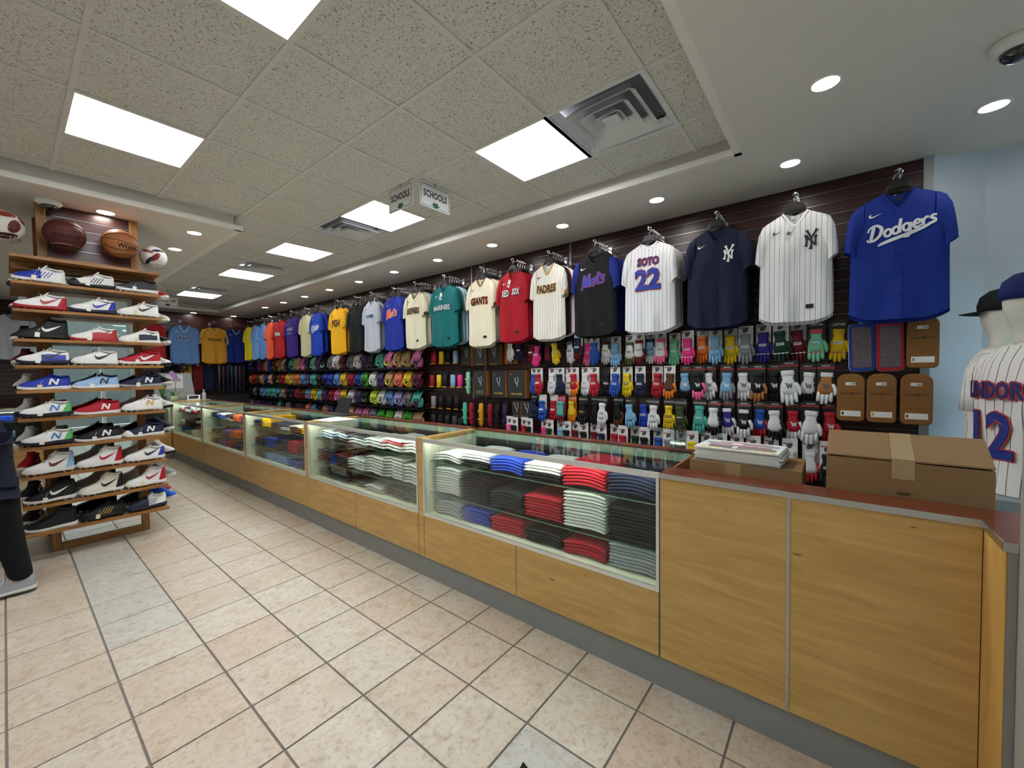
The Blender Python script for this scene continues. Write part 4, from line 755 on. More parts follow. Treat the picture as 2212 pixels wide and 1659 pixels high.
guard(3.89, 1.29, '#8fd0ab', 'long mint leg guard beside the double strap box', True)
for y, c, n in ((3.96, '#5cbf9d', 'long mint'), (3.84, '#a31c30', 'long red'), (3.66, '#dba520', 'long golden yellow'), (3.5, '#8d1a28', 'long dark red'), (3.38, '#18191d', 'long black'), (3.25, '#26284a', 'long navy and red')): guard(y, .87, c, '%s leg guard in the lowest guard row' % n, True)
for y, n in ((3.09, 'left'), (2.93, 'right')): guard_box(y, .96, .13, .22, .03, [('GUARD', -.07, .6, .012, '#a9874a')], 'small dark guard box with yellow top, %s one' % n)
for k, y in enumerate((4.44, 4.61, 4.27)): guard(y, 1.0, ['#1b1c1f', '#8d8f92', '#111113'][k], ['black guard in clear wrap below the pale blue one', 'grey guard in clear plastic at the end of the gloves', 'plain black guard above the low counter edge'][k])
for k, (y, z, c) in enumerate(((4.12, 1.0, '#17181b'), (4.62, .73, '#2a2b2e'), (4.47, .73, '#141416'), (4.32, .73, '#1d1e22'), (4.17, .73, '#3a3b3f'), (4.05, .71, '#18191c'))): guard(y, z, c, 'dark guard pack above the counter edge, %s of the low dark packs' % nth(k))
# ---- pouches at the end of the wall
KRAFT = fab('#8a5f33', .8, 40, .3, var=.15)
def rrect(w_, h_, r, n=5, rt_=None):
    p = []; rt_ = rt_ or r
    for cx, cz, a0, q in ((w_/2-rt_, h_/2-rt_, 0, rt_), (-w_/2+rt_, h_/2-rt_, 90, rt_), (-w_/2+r, -h_/2+r, 180, r), (w_/2-r, -h_/2+r, 270, r)): p += [(cx+q*cos(radians(a0+90*k/n)), cz+q*sin(radians(a0+90*k/n))) for k in range(n+1)]
    return p
def pouch_body(w_, h_, d, r, rt_): 
    rings = []
    for s_, y in ((.93, -d/2), (1, -d/2+.008), (1, d/2-.008), (.93, d/2)): rings.append([(x*s_, y, z*(1-(1-s_)*w_/h_)) for x, z in rrect(w_, h_, r, 5, rt_)])
    return B().loft(rings[::-1], cap=True, smooth=False)
PB = pouch_body(.157, .345, .06, .03, .055).mesh('pouch'); BBT = text_mesh('BRUCE BOLT', .03, .02, fit=(.115, .013)).mesh('lettering')
for y, z, n, gc in ((-.462, 1.6, 'brown pouch hanging right of the red-trimmed case, upper row', '#999999'), (-.096, 1.218, 'brown kraft pouch with a dark glove on its label, leftmost lower', '#22232b'), (-.262, 1.218, 'brown kraft pouch with a tan glove on its label, middle lower', '#c99a5a'), (-.437, 1.216, 'brown kraft pouch with a red glove on its label, rightmost lower', '#b3262f')):
    t = thing('glove_pouch', n, 'pouch', (3.86, y, z), (0, 0, RW), 'brown glove pouches'); ob('pouch', PB, KRAFT, t)
    ob('lettering', BBT, plain('#3a2614', .7), t, (0, -.031, .03)); ob('seam', B().box(-.07, .07, -.0312, -.030, .05, .0515).box(-.055, .055, -.0312, -.03, -.062, -.0605), plain('#5e3d1f'), t)
    ob('bolt_mark', ribbon([[(.004, .012, .005), (-.002, .0, .005), (.003, -.001, .005), (-.003, -.013, .003)]], 1).mesh('bolt_mark'), plain('#3a2614'), t, (.003, -.0315, .03))
    l2 = ob('care_label', B().bbox(-.056, .056, -.032, -.03, -.135, -.095, .0005), WHITE, t); ob('glove_icon', B().bbox(-.05, -.038, -.0325, -.0318, -.125, -.105, .001), plain(gc), l2)
    l3 = ob('barcode_sticker', B().bbox(-.03, .025, -.032, -.03, .09, .112, .0005), WHITE, t)
    for k in range(6): ob('barcode_bar', B().box(.0+.004*k, .002+.004*k, -.0325, -.0319, .095, .107), BLACKP, l3)
    tag(ob('peg_hook', PEG, CHROME, None, (XW, y, z+.165), (0, 0, RW)), 'peg hook holding the %s' % n.split(',')[0], 'hook', 'peg hooks in the slat wall')
PC = pouch_body(.14, .34, .055, .03, .03).mesh('case_body'); PF = B().prism(rrect(.105, .29, .012), -.034, -.029).mesh('clear_window'); PT = pouch_body(.146, .346, .016, .032, .032).mesh('piping')
for y, c, n in ((-.152, '#1c3f9c', 'blue zip case with clear window, hanging beside the yellow glove'), (-.302, '#b01f33', 'red zip case with clear window and white piping')):
    t = thing('glove_case', n, 'case', (3.86, y, 1.58), (0, -.03, RW), 'clear-window glove cases'); ob('case_body', PC, fab(c, .5, 80, .1), t); ob('piping', PT, WHITE, t)
    ob('clear_window', PF, fab('#5a4e56', .08, 70, 1.0, 1, .5), t); ob('hang_loop', B().box(-.008, .008, -.004, .004, .17, .205), WHITE, t)
    tag(ob('peg_hook', PEG, CHROME, None, (XW, y, 1.785), (0, 0, RW)), 'peg hook holding the %s' % ' '.join(n.split()[:3]), 'hook', 'peg hooks in the slat wall')
# ---- fielder's gloves on four wall shelves
b = B(); b.loft([hring(z, a, t, 14, 0, .85) for z, a, t in ((.0, .055, .035), (.015, .076, .052), (.06, .088, .064), (.11, .094, .06), (.15, .09, .04), (.18, .07, .02))], cap=True, smooth=True)
for x, L in ((-.07, .1), (-.026, .125), (.02, .12), (.062, .1)): b.tube([(x, -.045, .10), (x*1.12, -.055, .16), (x*1.22, -.035, .17+L*.6), (x*1.18, .01, .17+L), (x*1.15, .03, .18+L)], [.018, .0235, .0225, .018, .006], 8)
b.tube([(-.085, -.03, .05), (-.112, -.03, .11), (-.115, -.0, .18), (-.1, .02, .22)], [.026, .029, .026, .013], 8); FG_S = b.mesh('shell')
FG_W = B().loft([[(x, y, z) for x, y, z in ((-.1, .0, .19), (-.06, .01, .25), (-.06, .025, .25), (-.1, .015, .19))], [(x, y, z) for x, y, z in ((-.085, -.01, .13), (-.05, -.005, .16), (-.05, .01, .16), (-.085, .005, .13))]], cap=True).mesh('web')
FG_O = B().sphere((0, -.058, .08), .034, 12, 6, 1.2, .5, .95).mesh('opening')
FG_R = B().tube([(.045*1.2*cos(radians(a)), -.073+.006*cos(radians(2*a)), .085+.038*sin(radians(a))) for a in range(150, 395, 27)], .0125, 7).mesh('wrist_strap')
FG_L = B()
for x in (-.082, -.03, .024, .074): FG_L.tube([(x-.018, -.05, .205), (x, -.062, .21), (x+.018, -.05, .205)], .003, 5)
FG_L.tube([(-.08, -.062, .14), (-.03, -.078, .15), (.03, -.078, .15), (.075, -.064, .14)], .0035, 5); FG_L = FG_L.mesh('lacing'); FG_P = B().lathe([(.014, -.002), (.014, .002)], 8).move(Matrix.Translation((.03, -.066, .035)) @ Matrix.Rotation(pi/2, 4, 'X')).mesh('logo_patch')
PAL = dict(black='#1c1b1d', brown='#5a3a26', tan='#b58f5e', royal='#24409c', navy='#1c2446', red='#9e2330', teal='#4fae9d', pink='#d878a8', purple='#4b3564', white='#d8d6d0', yellow='#dcb81f', grey='#77777c', green='#3f9a3a', maroon='#5e1c2c', coral='#e8795a', lavender='#9a97c8', blue='#5b8fc4', neon='#c9e03a', mint='#79c9ae', orange='#d8702e', camel='#c7a06e')
R1 = ['pink/purple', 'tan/camel', 'camel/tan', 'pink/neon', 'teal/brown', 'black/grey', 'purple/navy', 'white/maroon', 'grey/black', 'maroon/brown', 'white/brown', 'grey/white', 'black/mint', 'purple/pink', 'mint/teal']
R2 = ['maroon/purple', 'yellow/mint', 'coral/teal', 'tan/neon', 'purple/black', 'white/green', 'green/black', 'royal/blue', 'red/maroon', 'yellow/tan', 'blue/grey', 'royal/navy', 'royal/black', 'black/white', 'teal/black', 'purple/blue', 'blue/red']
R3 = ['teal/maroon', 'grey/purple', 'lavender/grey', 'blue/grey', 'white/black', 'neon/mint', 'black/green', 'purple/grey', 'white/blue', 'yellow/royal', 'pink/purple', 'red/maroon', 'purple/red', 'mint/blue', 'yellow/brown', 'blue/pink']
R4 = ['tan/blue', 'green/black', 'white/grey', 'green/neon', 'green/red', 'grey/purple', 'pink/black', 'pink/grey', 'camel/brown', 'teal/black', 'black/teal', 'purple/black', 'tan/black', 'navy/black', 'blue/royal', 'coral/navy', 'black/red']
FARP = ['black/brown', 'brown/black', 'black/red', 'navy/brown', 'tan/black', 'black/grey', 'royal/black', 'blue/black', 'brown/tan', 'orange/black', 'black/white', 'camel/brown', 'purple/black', 'red/black', 'teal/brown', 'grey/black']
for rk, (z, R_) in enumerate(((1.505, R1), (1.198, R2), (.9, R3), (.603, R4))):
    for k_, (ya, yb) in enumerate(((4.74, 7.1), (7.1, 9.4), (9.4, 11.65))):
        t = thing('glove_shelf', 'black metal wall shelf under the %s row of gloves, %s section' % (nth(rk), nth(k_)), 'shelf', group='glove shelves')
        ob('shelf_board', B().box(XW-.26, XW-.002, ya, yb, z-.012, z-.002), plain('#121213', .5), t); ob('front_lip', B().box(XW-.264, XW-.26, ya, yb, z-.016, z+.012), plain('#1a1a1b', .4), t)
    y = 4.86; i = 0
    while y < 11.5:
        c1, c2 = (R_[i] if i < len(R_) else random.choice(FARP+R_[:4])).split('/')
        t = thing('baseball_glove', '%s and %s baseball glove, %s from the right, %s glove shelf' % (c1, c2, nth(i), nth(rk)), 'baseball glove', (XW-.165+random.uniform(-.01, .01), y, z+.0095), (-.10, random.uniform(-.06, .06), RW+random.uniform(-.06, .1)), 'baseball gloves on the wall shelves', (.885, .9, .885))
        m1, m2 = fab(PAL[c1], .45, 50, .3), fab(PAL[c2], .45, 50, .3)
        ob('shell', FG_S, m1, t); ob('web', FG_W, m2, t); ob('opening', FG_O, DARK, t); ob('wrist_strap', FG_R, m1 if i % 3 else m2, t)
        if y < 9: ob('lacing', FG_L, m2, t); ob('logo_patch', FG_P, plain('#c8b46a' if i % 2 else '#b32a33'), t)
        y += random.uniform(.228, .236); i += 1

# ================================================================ the mirrored column with shoe shelves
CX0, CX1, CY0, CY1 = .2, .81, 5.03, 5.62
MIRROR = plain('#dfe5e4', .015, 1)
t = thing('shoe_rack', 'square column clad in mirrors with wooden posts and ten shoe shelves', 'shoe rack')
ob('core', B().box(CX0+.03, CX1-.03, CY0+.03, CY1-.03, 0, ZL-.001), plain('#4a3a30', .8), t)
for x in (CX0, CX1-.055):
    for y in (CY0, CY1-.055): ob('post', B().bbox(x, x+.055, y, y+.055, .0, ZL-.001, .003), grain('oak_post', '#7a5026', '#a9773c', 2, 5, .45, 16, True), t)
ob('bottom_rail', B().bbox(CX0+.056, CX1-.056, CY0+.004, CY0+.03, .0, .06, .002), OAK, t); ob('top_rail', B().bbox(CX0+.056, CX1-.056, CY0-.004, CY0+.03, 2.375, 2.43, .002), OAK, t)
ob('mirror', B().box(CX0+.056, CX1-.056, CY0+.018, CY0+.024, .061, 2.374), MIRROR, t)
for x in (CX0+.02, CX1-.025): ob('mirror', B().box(x, x+.005, CY0+.056, CY1-.056, .06, 2.374), MIRROR, t)
for q in range(5): ob('slat', B().box(CX0+.056, CX1-.056, CY0+.012, CY0+.024, 2.432+q*.0864, min(2.432+q*.0864+.077, ZL-.002)), MAHOGX, t)
for q in range(1, 5): ob('groove_insert', B().box(CX0+.056, CX1-.056, CY0+.014, CY0+.018, 2.432+q*.0864-.006, 2.432+q*.0864-.003), STEEL, t)
ZSH_ = [2.372, 2.175, 1.965, 1.738, 1.537, 1.345, 1.128, .905, .68, .452, .24]
for i, z in enumerate(ZSH_):
    s_ = ob('shelf', B().box(.055, .91, 4.78, CY0-.001, z-.022, z).box(.055, CX0-.001, CY0-.001, 5.6, z-.022, z).box(CX1+.001, .91, CY0-.001, 5.6, z-.022, z), OAK, t)
    if i == 0: ob('shelf_apron', B().box(.06, .905, 4.99, CY0-.002, z-.075, z-.0225), OAK, t)
# ---- shoe geometry: toe at -x, outer side at -y
SL = .272
TT = [0, .03, .08, .16, .28, .4, .5, .6, .7, .8, .9, .97, 1]
SW = [.012, .024, .034, .042, .047, .046, .043, .04, .039, .038, .035, .027, .014]
Z0 = [.012, .009, .005, .002, 0, 0, .001, .002, .002, .001, 0, .001, .003]
Z2 = [.034, .046, .056, .064, .074, .09, .103, .112, .106, .097, .1, .104, .1]
def interp(a, t_):
    t_ = min(1, max(0, t_))
    for i in range(len(TT)-1):
        if t_ <= TT[i+1]: k = (t_-TT[i])/(TT[i+1]-TT[i]); return a[i]+(a[i+1]-a[i])*k
    return a[-1]
def ztop(t_, hi): return interp(Z2, t_)+(.04*min(1, max(0, (t_-.42)/.2)) if hi else 0)
def arch_ring(t_, hi, g=0., n=11, zlo=.018, zf=1):
    w_, z0 = interp(SW, t_)+g, interp(Z0, t_); zt = (ztop(t_, hi)-z0-zlo)*zf+g
    nar = lambda s_: 1-.25*s_ if t_ > .35 else 1
    return [(-SL/2+SL*t_, -w_*cos(pi*k/(n-1))*(abs(cos(pi*k/(n-1)))**-.25 if abs(cos(pi*k/(n-1))) > .05 else 1)*nar(sin(pi*k/(n-1))), z0+zlo+zt*sin(pi*k/(n-1))**.85) for k in range(n)]
def upper(hi): return B().loft([arch_ring(t_, hi) for t_ in TT], closed=False, smooth=True, cap0=True, cap1=True).mesh('upper')
def patch(ta, tb, hi, g=.0018, zf=1, n=5, name='panel'): return B().loft([arch_ring(ta+(tb-ta)*i/n, hi, g, zf=zf) for i in range(n+1)], closed=False, smooth=True, cap0=False, cap1=True).mesh(name)
def side_y(x, z, hi):
    t_ = (x+SL/2)/SL; w_, z0 = interp(SW, t_), interp(Z0, t_); zt = ztop(t_, hi)-z0-.018
    s_ = min(1, max(0, (z-z0-.018)/zt))**(1/.85); c = sqrt(max(0, 1-s_*s_)); c = c*(c**-.25 if c > .05 else 1)
    return -w_*c*(1-.25*s_ if t_ > .35 else 1)-.003
def sole_mesh():
    rings = []
    for t_ in TT:
        w_, z0 = interp(SW, t_)+.003, interp(Z0, t_); x = -SL/2+SL*t_*1.0
        if t_ == 0: x -= .004
        if t_ == 1: x += .004
        zt = z0+.02+.008*max(0, t_-.5)*2
        rings.append([(x, -w_*.92, z0), (x, -w_, z0+.006), (x, -w_, zt), (x, -w_*.9, zt+.002), (x, w_*.9, zt+.002), (x, w_, zt), (x, w_, z0+.006), (x, w_*.92, z0)])
    return B().loft(rings, cap=True, smooth=False).mesh('sole')
SOLE = sole_mesh(); UP = {h: upper(h) for h in (0, 1)}; HEEL = {h: B().loft([[arch_ring((lambda a: a+(1-a)*i/5)(.80+.13*sin(pi*k/10)), h, .0022)[k] for k in range(11)] for i in range(6)], closed=False, smooth=True, cap1=True).mesh('heel_panel') for h in (0, 1)}; TOE = B().loft([[arch_ring((.24-.12*sin(pi*k/10))*i/5, 0, .0022)[k] for k in range(11)] for i in range(6)], closed=False, smooth=True, cap0=True).mesh('toe_cap')
BAND = B().loft([[p for p in arch_ring(t_, 0, .002, 21)[:5]] for t_ in (.45, .55, .65, .75, .85, .93)], closed=False, smooth=True).mesh('side_band'); FORE = patch(.0, .52, 0, .003, .97, 8, 'fore_panel')
b = B()
for t_, y in ((.08, .018), (.08, -.018), (.2, .03), (.2, -.03), (.34, .032), (.34, -.032), (.78, .025), (.78, -.025), (.94, .02), (.94, -.02)): b.lathe([(.008, .004), (.005, -.012)], 6, (-SL/2+SL*t_, y, 0))
STUD = b.mesh('studs')
LACE = {}; COLR = {}; TONG = {}; HOLE = {}; SWO = {}; NLO = {}
for h in (0, 1):
    b = B()
    for q in range(5):
        t_ = .33+.055*q; zt = ztop(t_, h); x = -SL/2+SL*t_; w_ = interp(SW, t_)*.55
        b.tube([(x, -w_, zt-.013), (x+.003, -w_*.5, zt-.001), (x+.006, w_*.5, zt-.001), (x+.006, w_, zt-.013)], .0028, 5)
    x = -SL/2+SL*.55; b.tube([(x, 0, ztop(.55, h)+.002), (x-.012, -.02, ztop(.55, h)+.006), (x-.022, -.034, ztop(.5, h)-.02)], .002, 5); LACE[h] = b.mesh('laces')
    path = [(-SL/2+SL*(.79+.17*cos(2*pi*k/14)), .027*sin(2*pi*k/14), ztop(.79+.17*cos(2*pi*k/14), h)+.002) for k in range(15)]
    COLR[h] = B().tube(path, .007, 6, cap=False).mesh('collar')
    HOLE[h] = B().loft([[(p[0], p[1]*s_, p[2]+d-.002) for p in path[:-1]] for s_, d in ((.9, .004), (.4, .003), (.01, .003))], smooth=True).mesh('opening')
    x, z = -SL/2+SL*.6, ztop(.6, h); TONG[h] = B().loft([[(x-.02, -.022, z-.012), (x-.02, .022, z-.012), (x-.012, .022, z-.016), (x-.012, -.022, z-.016)], [(x+.012, -.024, z+.022), (x+.012, .024, z+.022), (x+.018, .024, z+.018), (x+.018, -.024, z+.018)]], cap=True).mesh('tongue')
    zc = .062+(.012 if h else 0)
    f2 = lambda x, z: (x+.045, side_y(x+.045, z+zc, h), z+zc)
    ctr = [SWOOSH[i] for i in range(11)]; c_, s2 = cos(.12), sin(.12)
    SWO[h] = conform(ribbon([[((u*c_-v*s2)*.105, (u*s2+v*c_)*.105, wd*.105) for u, v, wd in ((-.42, .18, .02), (-.42, .02, .12), (-.3, -.1, .2), (-.1, -.06, .17), (.2, .06, .1), (.5, .2, .02))]], 4), f2).mesh('swoosh')
    NLO[h] = conform(ribbon([[(-.026, -.022, .011), (-.012, .022, .011)], [(-.012, .024, .012), (.014, -.022, .012)], [(.012, -.022, .011), (.026, .022, .011)]], 4), f2).mesh('letter_n')
STRI = B()
for q in range(4):
    STRI.loft([[(x, side_y(x, z, 0)-.001, z) for x, z in ((-.02+.018*q, .03), (-.014+.018*q, .03))], [(x, side_y(x, z, 0)-.001, z) for x, z in ((.012+.018*q, .08), (.018+.018*q, .08))]], closed=False)
STRI = STRI.mesh('side_stripes')
TAGM = B().bbox(-.013, .013, -.001, .001, -.036, 0, .0004).mesh('tag'); STRG = B().tube([(0, 0, 0), (.004, .006, .02), (.012, .016, .034)], .0008, 4).mesh('tag_string')
SC = dict(white='#dfdfdc', black='#16171a', red='#a81c2a', royal='#23379c', navy='#1a2138', gold='#b8983a', lblue='#8fb0d4', grey='#9a9ca0', green='#5cae62', skyb='#3f78b4', maroon='#5a1a22', cream='#d8d2c2', blue='#1d56c0', dgrey='#3a3b3e')
def shoe(loc, rot, label, up_, sole, logo=None, lc='white', hi=0, heel=None, toe=None, band=None, cleat=True, laces=None, tag_=True, coll=None, group='shoes on the rack', fore=None, tagc='#e6e4dc'):
    t = thing('shoe', label, 'shoe', (loc[0], loc[1], loc[2]+(.0122 if cleat else .0005)), (0, 0, rot), group)
    ob('upper', UP[hi], fab(SC[up_], .6, 80, .15), t); ob('sole', SOLE, plain(SC[sole], .5), t); ob('laces', LACE[hi], plain(SC[laces or up_], .8), t); ob('collar', COLR[hi], fab(SC[coll or up_], .8, 80, .2), t); ob('opening', HOLE[hi], DARK, t); ob('tongue', TONG[hi], fab(SC[coll or up_], .8, 80, .2), t)
    if cleat: ob('studs', STUD, plain(SC[toe or sole], .5), t)
    if logo: ob({'s': 'swoosh', 'n': 'letter_n', '4': 'side_stripes'}[logo], {'s': SWO, 'n': NLO}[logo][hi] if logo != '4' else STRI, plain(SC[lc], .5), t)
    if heel: ob('heel_panel', HEEL[hi], fab(SC[heel], .5, 80, .1), t)
    if toe: ob('toe_cap', TOE, plain(SC[toe], .5), t)
    if band: ob('side_band', BAND, plain(SC[band], .5), t)
    if fore: ob('fore_panel', FORE, fab(SC[fore], .5, 80, .1), t)
    if tag_:
        p = ob('price_tag', TAGM, plain(tagc, .8), t, (-.03, -.06, .041), (0, .12, 0)); ob('tag_string', STRG, WHITE, p)
rows = [
 [dict(up_='white', sole='white', logo='4', lc='royal', fore='royal', l='white and royal blue cleat with blue toe'), dict(up_='white', sole='black', logo='4', lc='navy', toe='black', laces='black', l='white cleat with black toe and navy side stripes'), dict(up_='dgrey', sole='white', laces='black', l='dark grey cleat with white sole', coll='black')],
 [dict(up_='white', sole='red', logo='s', lc='red', heel='red', tag_=False, l='white cleat with red swoosh and red sole'), dict(up_='white', sole='navy', logo='s', lc='royal', heel='royal', l='white cleat with blue swoosh and blue heel'), dict(up_='white', sole='white', logo='s', lc='dgrey', tagc='#d8cfa8', l='all white cleat with a thin dark swoosh')],
 [dict(up_='black', sole='black', logo='s', lc='white', hi=1, l='black high cleat with white swoosh'), dict(up_='white', sole='red', logo='s', lc='red', band='red', heel='red', cleat=False, l='white trainer with red swoosh and red side band'), dict(up_='white', sole='white', logo='s', lc='navy', band='navy', cleat=False, tagc='#d8cfa8', l='white trainer with navy swoosh and navy side band')],
 [dict(up_='white', sole='navy', logo='s', lc='navy', band='royal', l='white cleat with navy swoosh and royal side band'), dict(up_='white', sole='white', logo='s', lc='black', l='white cleat with small black swoosh'), dict(up_='red', sole='white', logo='s', lc='white', l='red cleat with white swoosh and white sole')],
 [dict(up_='royal', sole='white', logo='n', lc='white', cleat=False, tagc='#d8cfa8', l='royal blue trainer with white letter on its side'), dict(up_='lblue', sole='white', logo='n', lc='navy', coll='navy', cleat=False, l='pale blue trainer with dark letter on its side'), dict(up_='navy', sole='grey', logo='n', lc='white', l='navy trainer with white letter and grey sole', cleat=False)],
 [dict(up_='white', sole='navy', logo='n', lc='skyb', heel='green', l='white cleat with blue letter and green heel, sixth shelf'), dict(up_='red', sole='white', logo='n', lc='white', cleat=False, tag_=False, l='red trainer with white letter and white sole'), dict(up_='white', sole='white', logo='n', lc='gold', tag_=False, l='white cleat with gold letter')],
 [dict(up_='white', sole='navy', logo='n', lc='skyb', heel='green', l='white cleat with blue letter and green heel, seventh shelf'), dict(up_='black', sole='white', logo='n', lc='white', cleat=False, l='black trainer with white letter and white sole'), dict(up_='navy', sole='white', logo='n', lc='white', toe='white', cleat=False, l='navy trainer with white toe and white letter')],
 [dict(up_='white', sole='white', logo='s', lc='maroon', heel='lblue', hi=1, tag_=False, l='white high cleat with maroon swoosh and pale heel'), dict(up_='white', sole='white', logo='s', lc='red', heel='red', hi=1, l='white high cleat with red swoosh and red heel, eighth shelf'), dict(up_='white', sole='white', logo='s', lc='navy', heel='royal', tag_=False, l='white cleat with navy swoosh and royal blue heel')],
 [dict(up_='black', sole='white', logo='s', lc='white', hi=1, l='black high cleat with white swoosh outline and white sole'), dict(up_='cream', sole='white', logo='s', lc='black', heel='black', hi=1, tag_=False, l='off-white high cleat with black swoosh and black heel'), dict(up_='white', sole='white', logo='s', lc='red', heel='red', hi=1, tagc='#d8cfa8', l='white high cleat with red swoosh and red heel, ninth shelf')],
 [dict(up_='black', sole='white', hi=1, cleat=False, tag_=False, coll='dgrey', l='large black shoe with white sole on the lowest shelf'), dict(up_='black', sole='black', logo='4', lc='gold', tagc='#d8cfa8', l='all black cleat with gold marks on the lowest shelf'), dict(up_='white', sole='navy', logo='4', lc='navy', fore='navy', laces='navy', tag_=False, l='navy and white cleat on the lowest shelf')]]
XS = [.198, .482, .766]
for i, rw in enumerate(rows):
    z = ZSH_[i+1]
    for j, d in enumerate(rw):
        d = dict(d); l = d.pop('l')
        shoe((XS[j]+.0, 4.858, z), random.uniform(-.02, .10), l, d.pop('up_'), d.pop('sole'), **d)
RE = ['red', 'cream', 'black', 'white', 'black', 'white', 'navy', 'white', 'grey', 'blue']; LE = ['white', 'white', 'black', 'maroon', 'white', 'white', 'white', 'red', 'black', 'black']
for i in range(10):
    z = ZSH_[i+1]; c = RE[i]
    shoe((.932, 5.17, z), pi-.95, '%s shoe pointing off the right side of the %s shoe shelf' % (SC and c, nth(i)), c, 'white' if c != 'white' else 'black', 's' if i % 2 else None, 'white' if c not in ('white', 'cream') else 'black', tag_=False, cleat=i % 2 == 0)
    c = LE[i]
    shoe((.108, 5.2, z), 1.25, '%s shoe pointing off the left side of the %s shoe shelf' % (c, nth(i)), c, 'black' if c == 'white' else 'white', 's', 'white' if c != 'white' else 'black', tag_=i % 3 == 0, cleat=i % 2 == 1)
shoe((.945, 5.42, ZSH_[10]), pi-.95, 'red shoe behind the blue one at the lowest shelf end', 'red', 'white', tag_=False)
# ---- balls on wire holders above the shelves
def ball(loc, r, base, label, lines, text=None, tcol='#241510', kind='basket'):
    t = thing('ball', label, 'ball', loc, (0, 0, 0), 'balls above the shoe shelves')
    ob('skin', B().sphere((0, 0, 0), r, 24, 16), base, t)
    if kind == 'basket':
        for M in (Matrix.Rotation(.15, 4, 'Y'), Matrix.Rotation(pi/2, 4, 'X') @ Matrix.Rotation(.2, 4, 'Z')): ob('seam', B().tube([(r*1.002*cos(2*pi*k/32), r*1.002*sin(2*pi*k/32), 0) for k in range(33)], .0022, 5, cap=False).move(M), plain('#1a1210', .7), t)
        for sg in (-1, 1): ob('seam', B().tube([(r*1.003*cos(a)*.87, -r*1.003*sqrt(max(0, 1-(cos(a)*.87)**2))*cos(.62), sg*r*1.003*sqrt(max(0, 1-(cos(a)*.87)**2))*sin(.62)) for a in [pi*k/20 for k in range(21)]], .0025, 5, cap=False), plain('#1a1210', .7), t)
    if text:
        tb_ = text_mesh(text[0], .1, .03, text[3], fit=(text[1], text[2]))
        def f3(x, z):
            a = x/r+text[4]; e = z/r+text[5]; return (r*1.006*sin(a)*cos(e), -r*1.006*cos(a)*cos(e), r*1.006*sin(e))
        ob('lettering', conform(tb_, f3), plain(tcol, .7), t)
    wire = B().tube([(.085*cos(2*pi*k/20), .085*sin(2*pi*k/20), -r*.78) for k in range(21)], .003, 5, cap=False).tube([(-.05, .07, -r*.78), (-.05, .135, -r*.78)], .003, 5).tube([(.05, .07, -r*.78), (.05, .135, -r*.78)], .003, 5)
    tag(ob('wire_holder', wire, CHROME, None, loc), 'chrome wire ring holding the %s' % ' '.join(label.split()[:6]), 'holder', 'wire ball holders')
    return t
ball((.347, 4.895, 2.60), .121, fab('#5a2a26', .45, 220, .5), 'dark brown basketball on the rack, with dark lettering', 3, ('SPALDING', .17, .028, .15, .0, -.3), '#0d0706')
ball((.672, 4.895, 2.60), .121, fab('#a5683c', .5, 220, .5), 'tan orange basketball on the rack, with black lettering', 3, ('Wilson', .14, .04, .1, .3, -.3), '#0d0706')
t = ball((.03, 4.9, 2.585), .115, fab('#d5cfc6', .5, 160, .3), 'red and white ball at the left edge above the shoes', 0, kind='panel')
def cap_patch(r, lon, lat, ra, rb, rot, n=14):
    b = B(); C_ = Matrix.Rotation(lon, 3, 'Z') @ Matrix.Rotation(lat, 3, 'X'); vs = [C_ @ Vector((0, -r*1.004, 0))]
    for s_ in (.5, 1):
        for k in range(n):
            u, v = ra*s_*cos(2*pi*k/n), rb*s_*sin(2*pi*k/n); u, v = u*cos(rot)-v*sin(rot), u*sin(rot)+v*cos(rot); p = Vector((u, -1, v)).normalized()*r*1.004; vs.append(C_ @ p)
    return b.add(vs, [(0, 1+k, 1+(k+1) % n) for k in range(n)]+[(1+k, 1+n+k, 1+n+(k+1) % n, 1+(k+1) % n) for k in range(n)], True)
for lo, la, a_, b_, ro, c in ((.55, .1, .5, .32, 1.2, '#5c2420'), (.25, -.75, .5, .3, .2, '#8a3a2c'), (.2, .85, .6, .25, .1, '#3c1c1c'), (1.3, -.5, .4, .3, .5, '#5c2420')): ob('panel', cap_patch(.115, lo, la, a_, b_, ro), fab(c, .5, 160, .3), t)
t = ball((.935, 5.15, 2.585), .105, fab('#d9d9d6', .4, 60, .1), 'white volleyball with red and navy swirls right of the column', 0, kind='panel')
for lo, la, a_, b_, ro, c in ((.0, .15, .55, .22, .9, '#7d2530'), (.3, -.55, .6, .16, .2, '#20264a'), (-.5, .5, .5, .15, .8, '#20264a'), (-.6, -.35, .5, .14, -.3, '#7d2530')): ob('panel', cap_patch(.105, lo, la, a_, b_, ro), fab(c, .4, 60, .1), t)

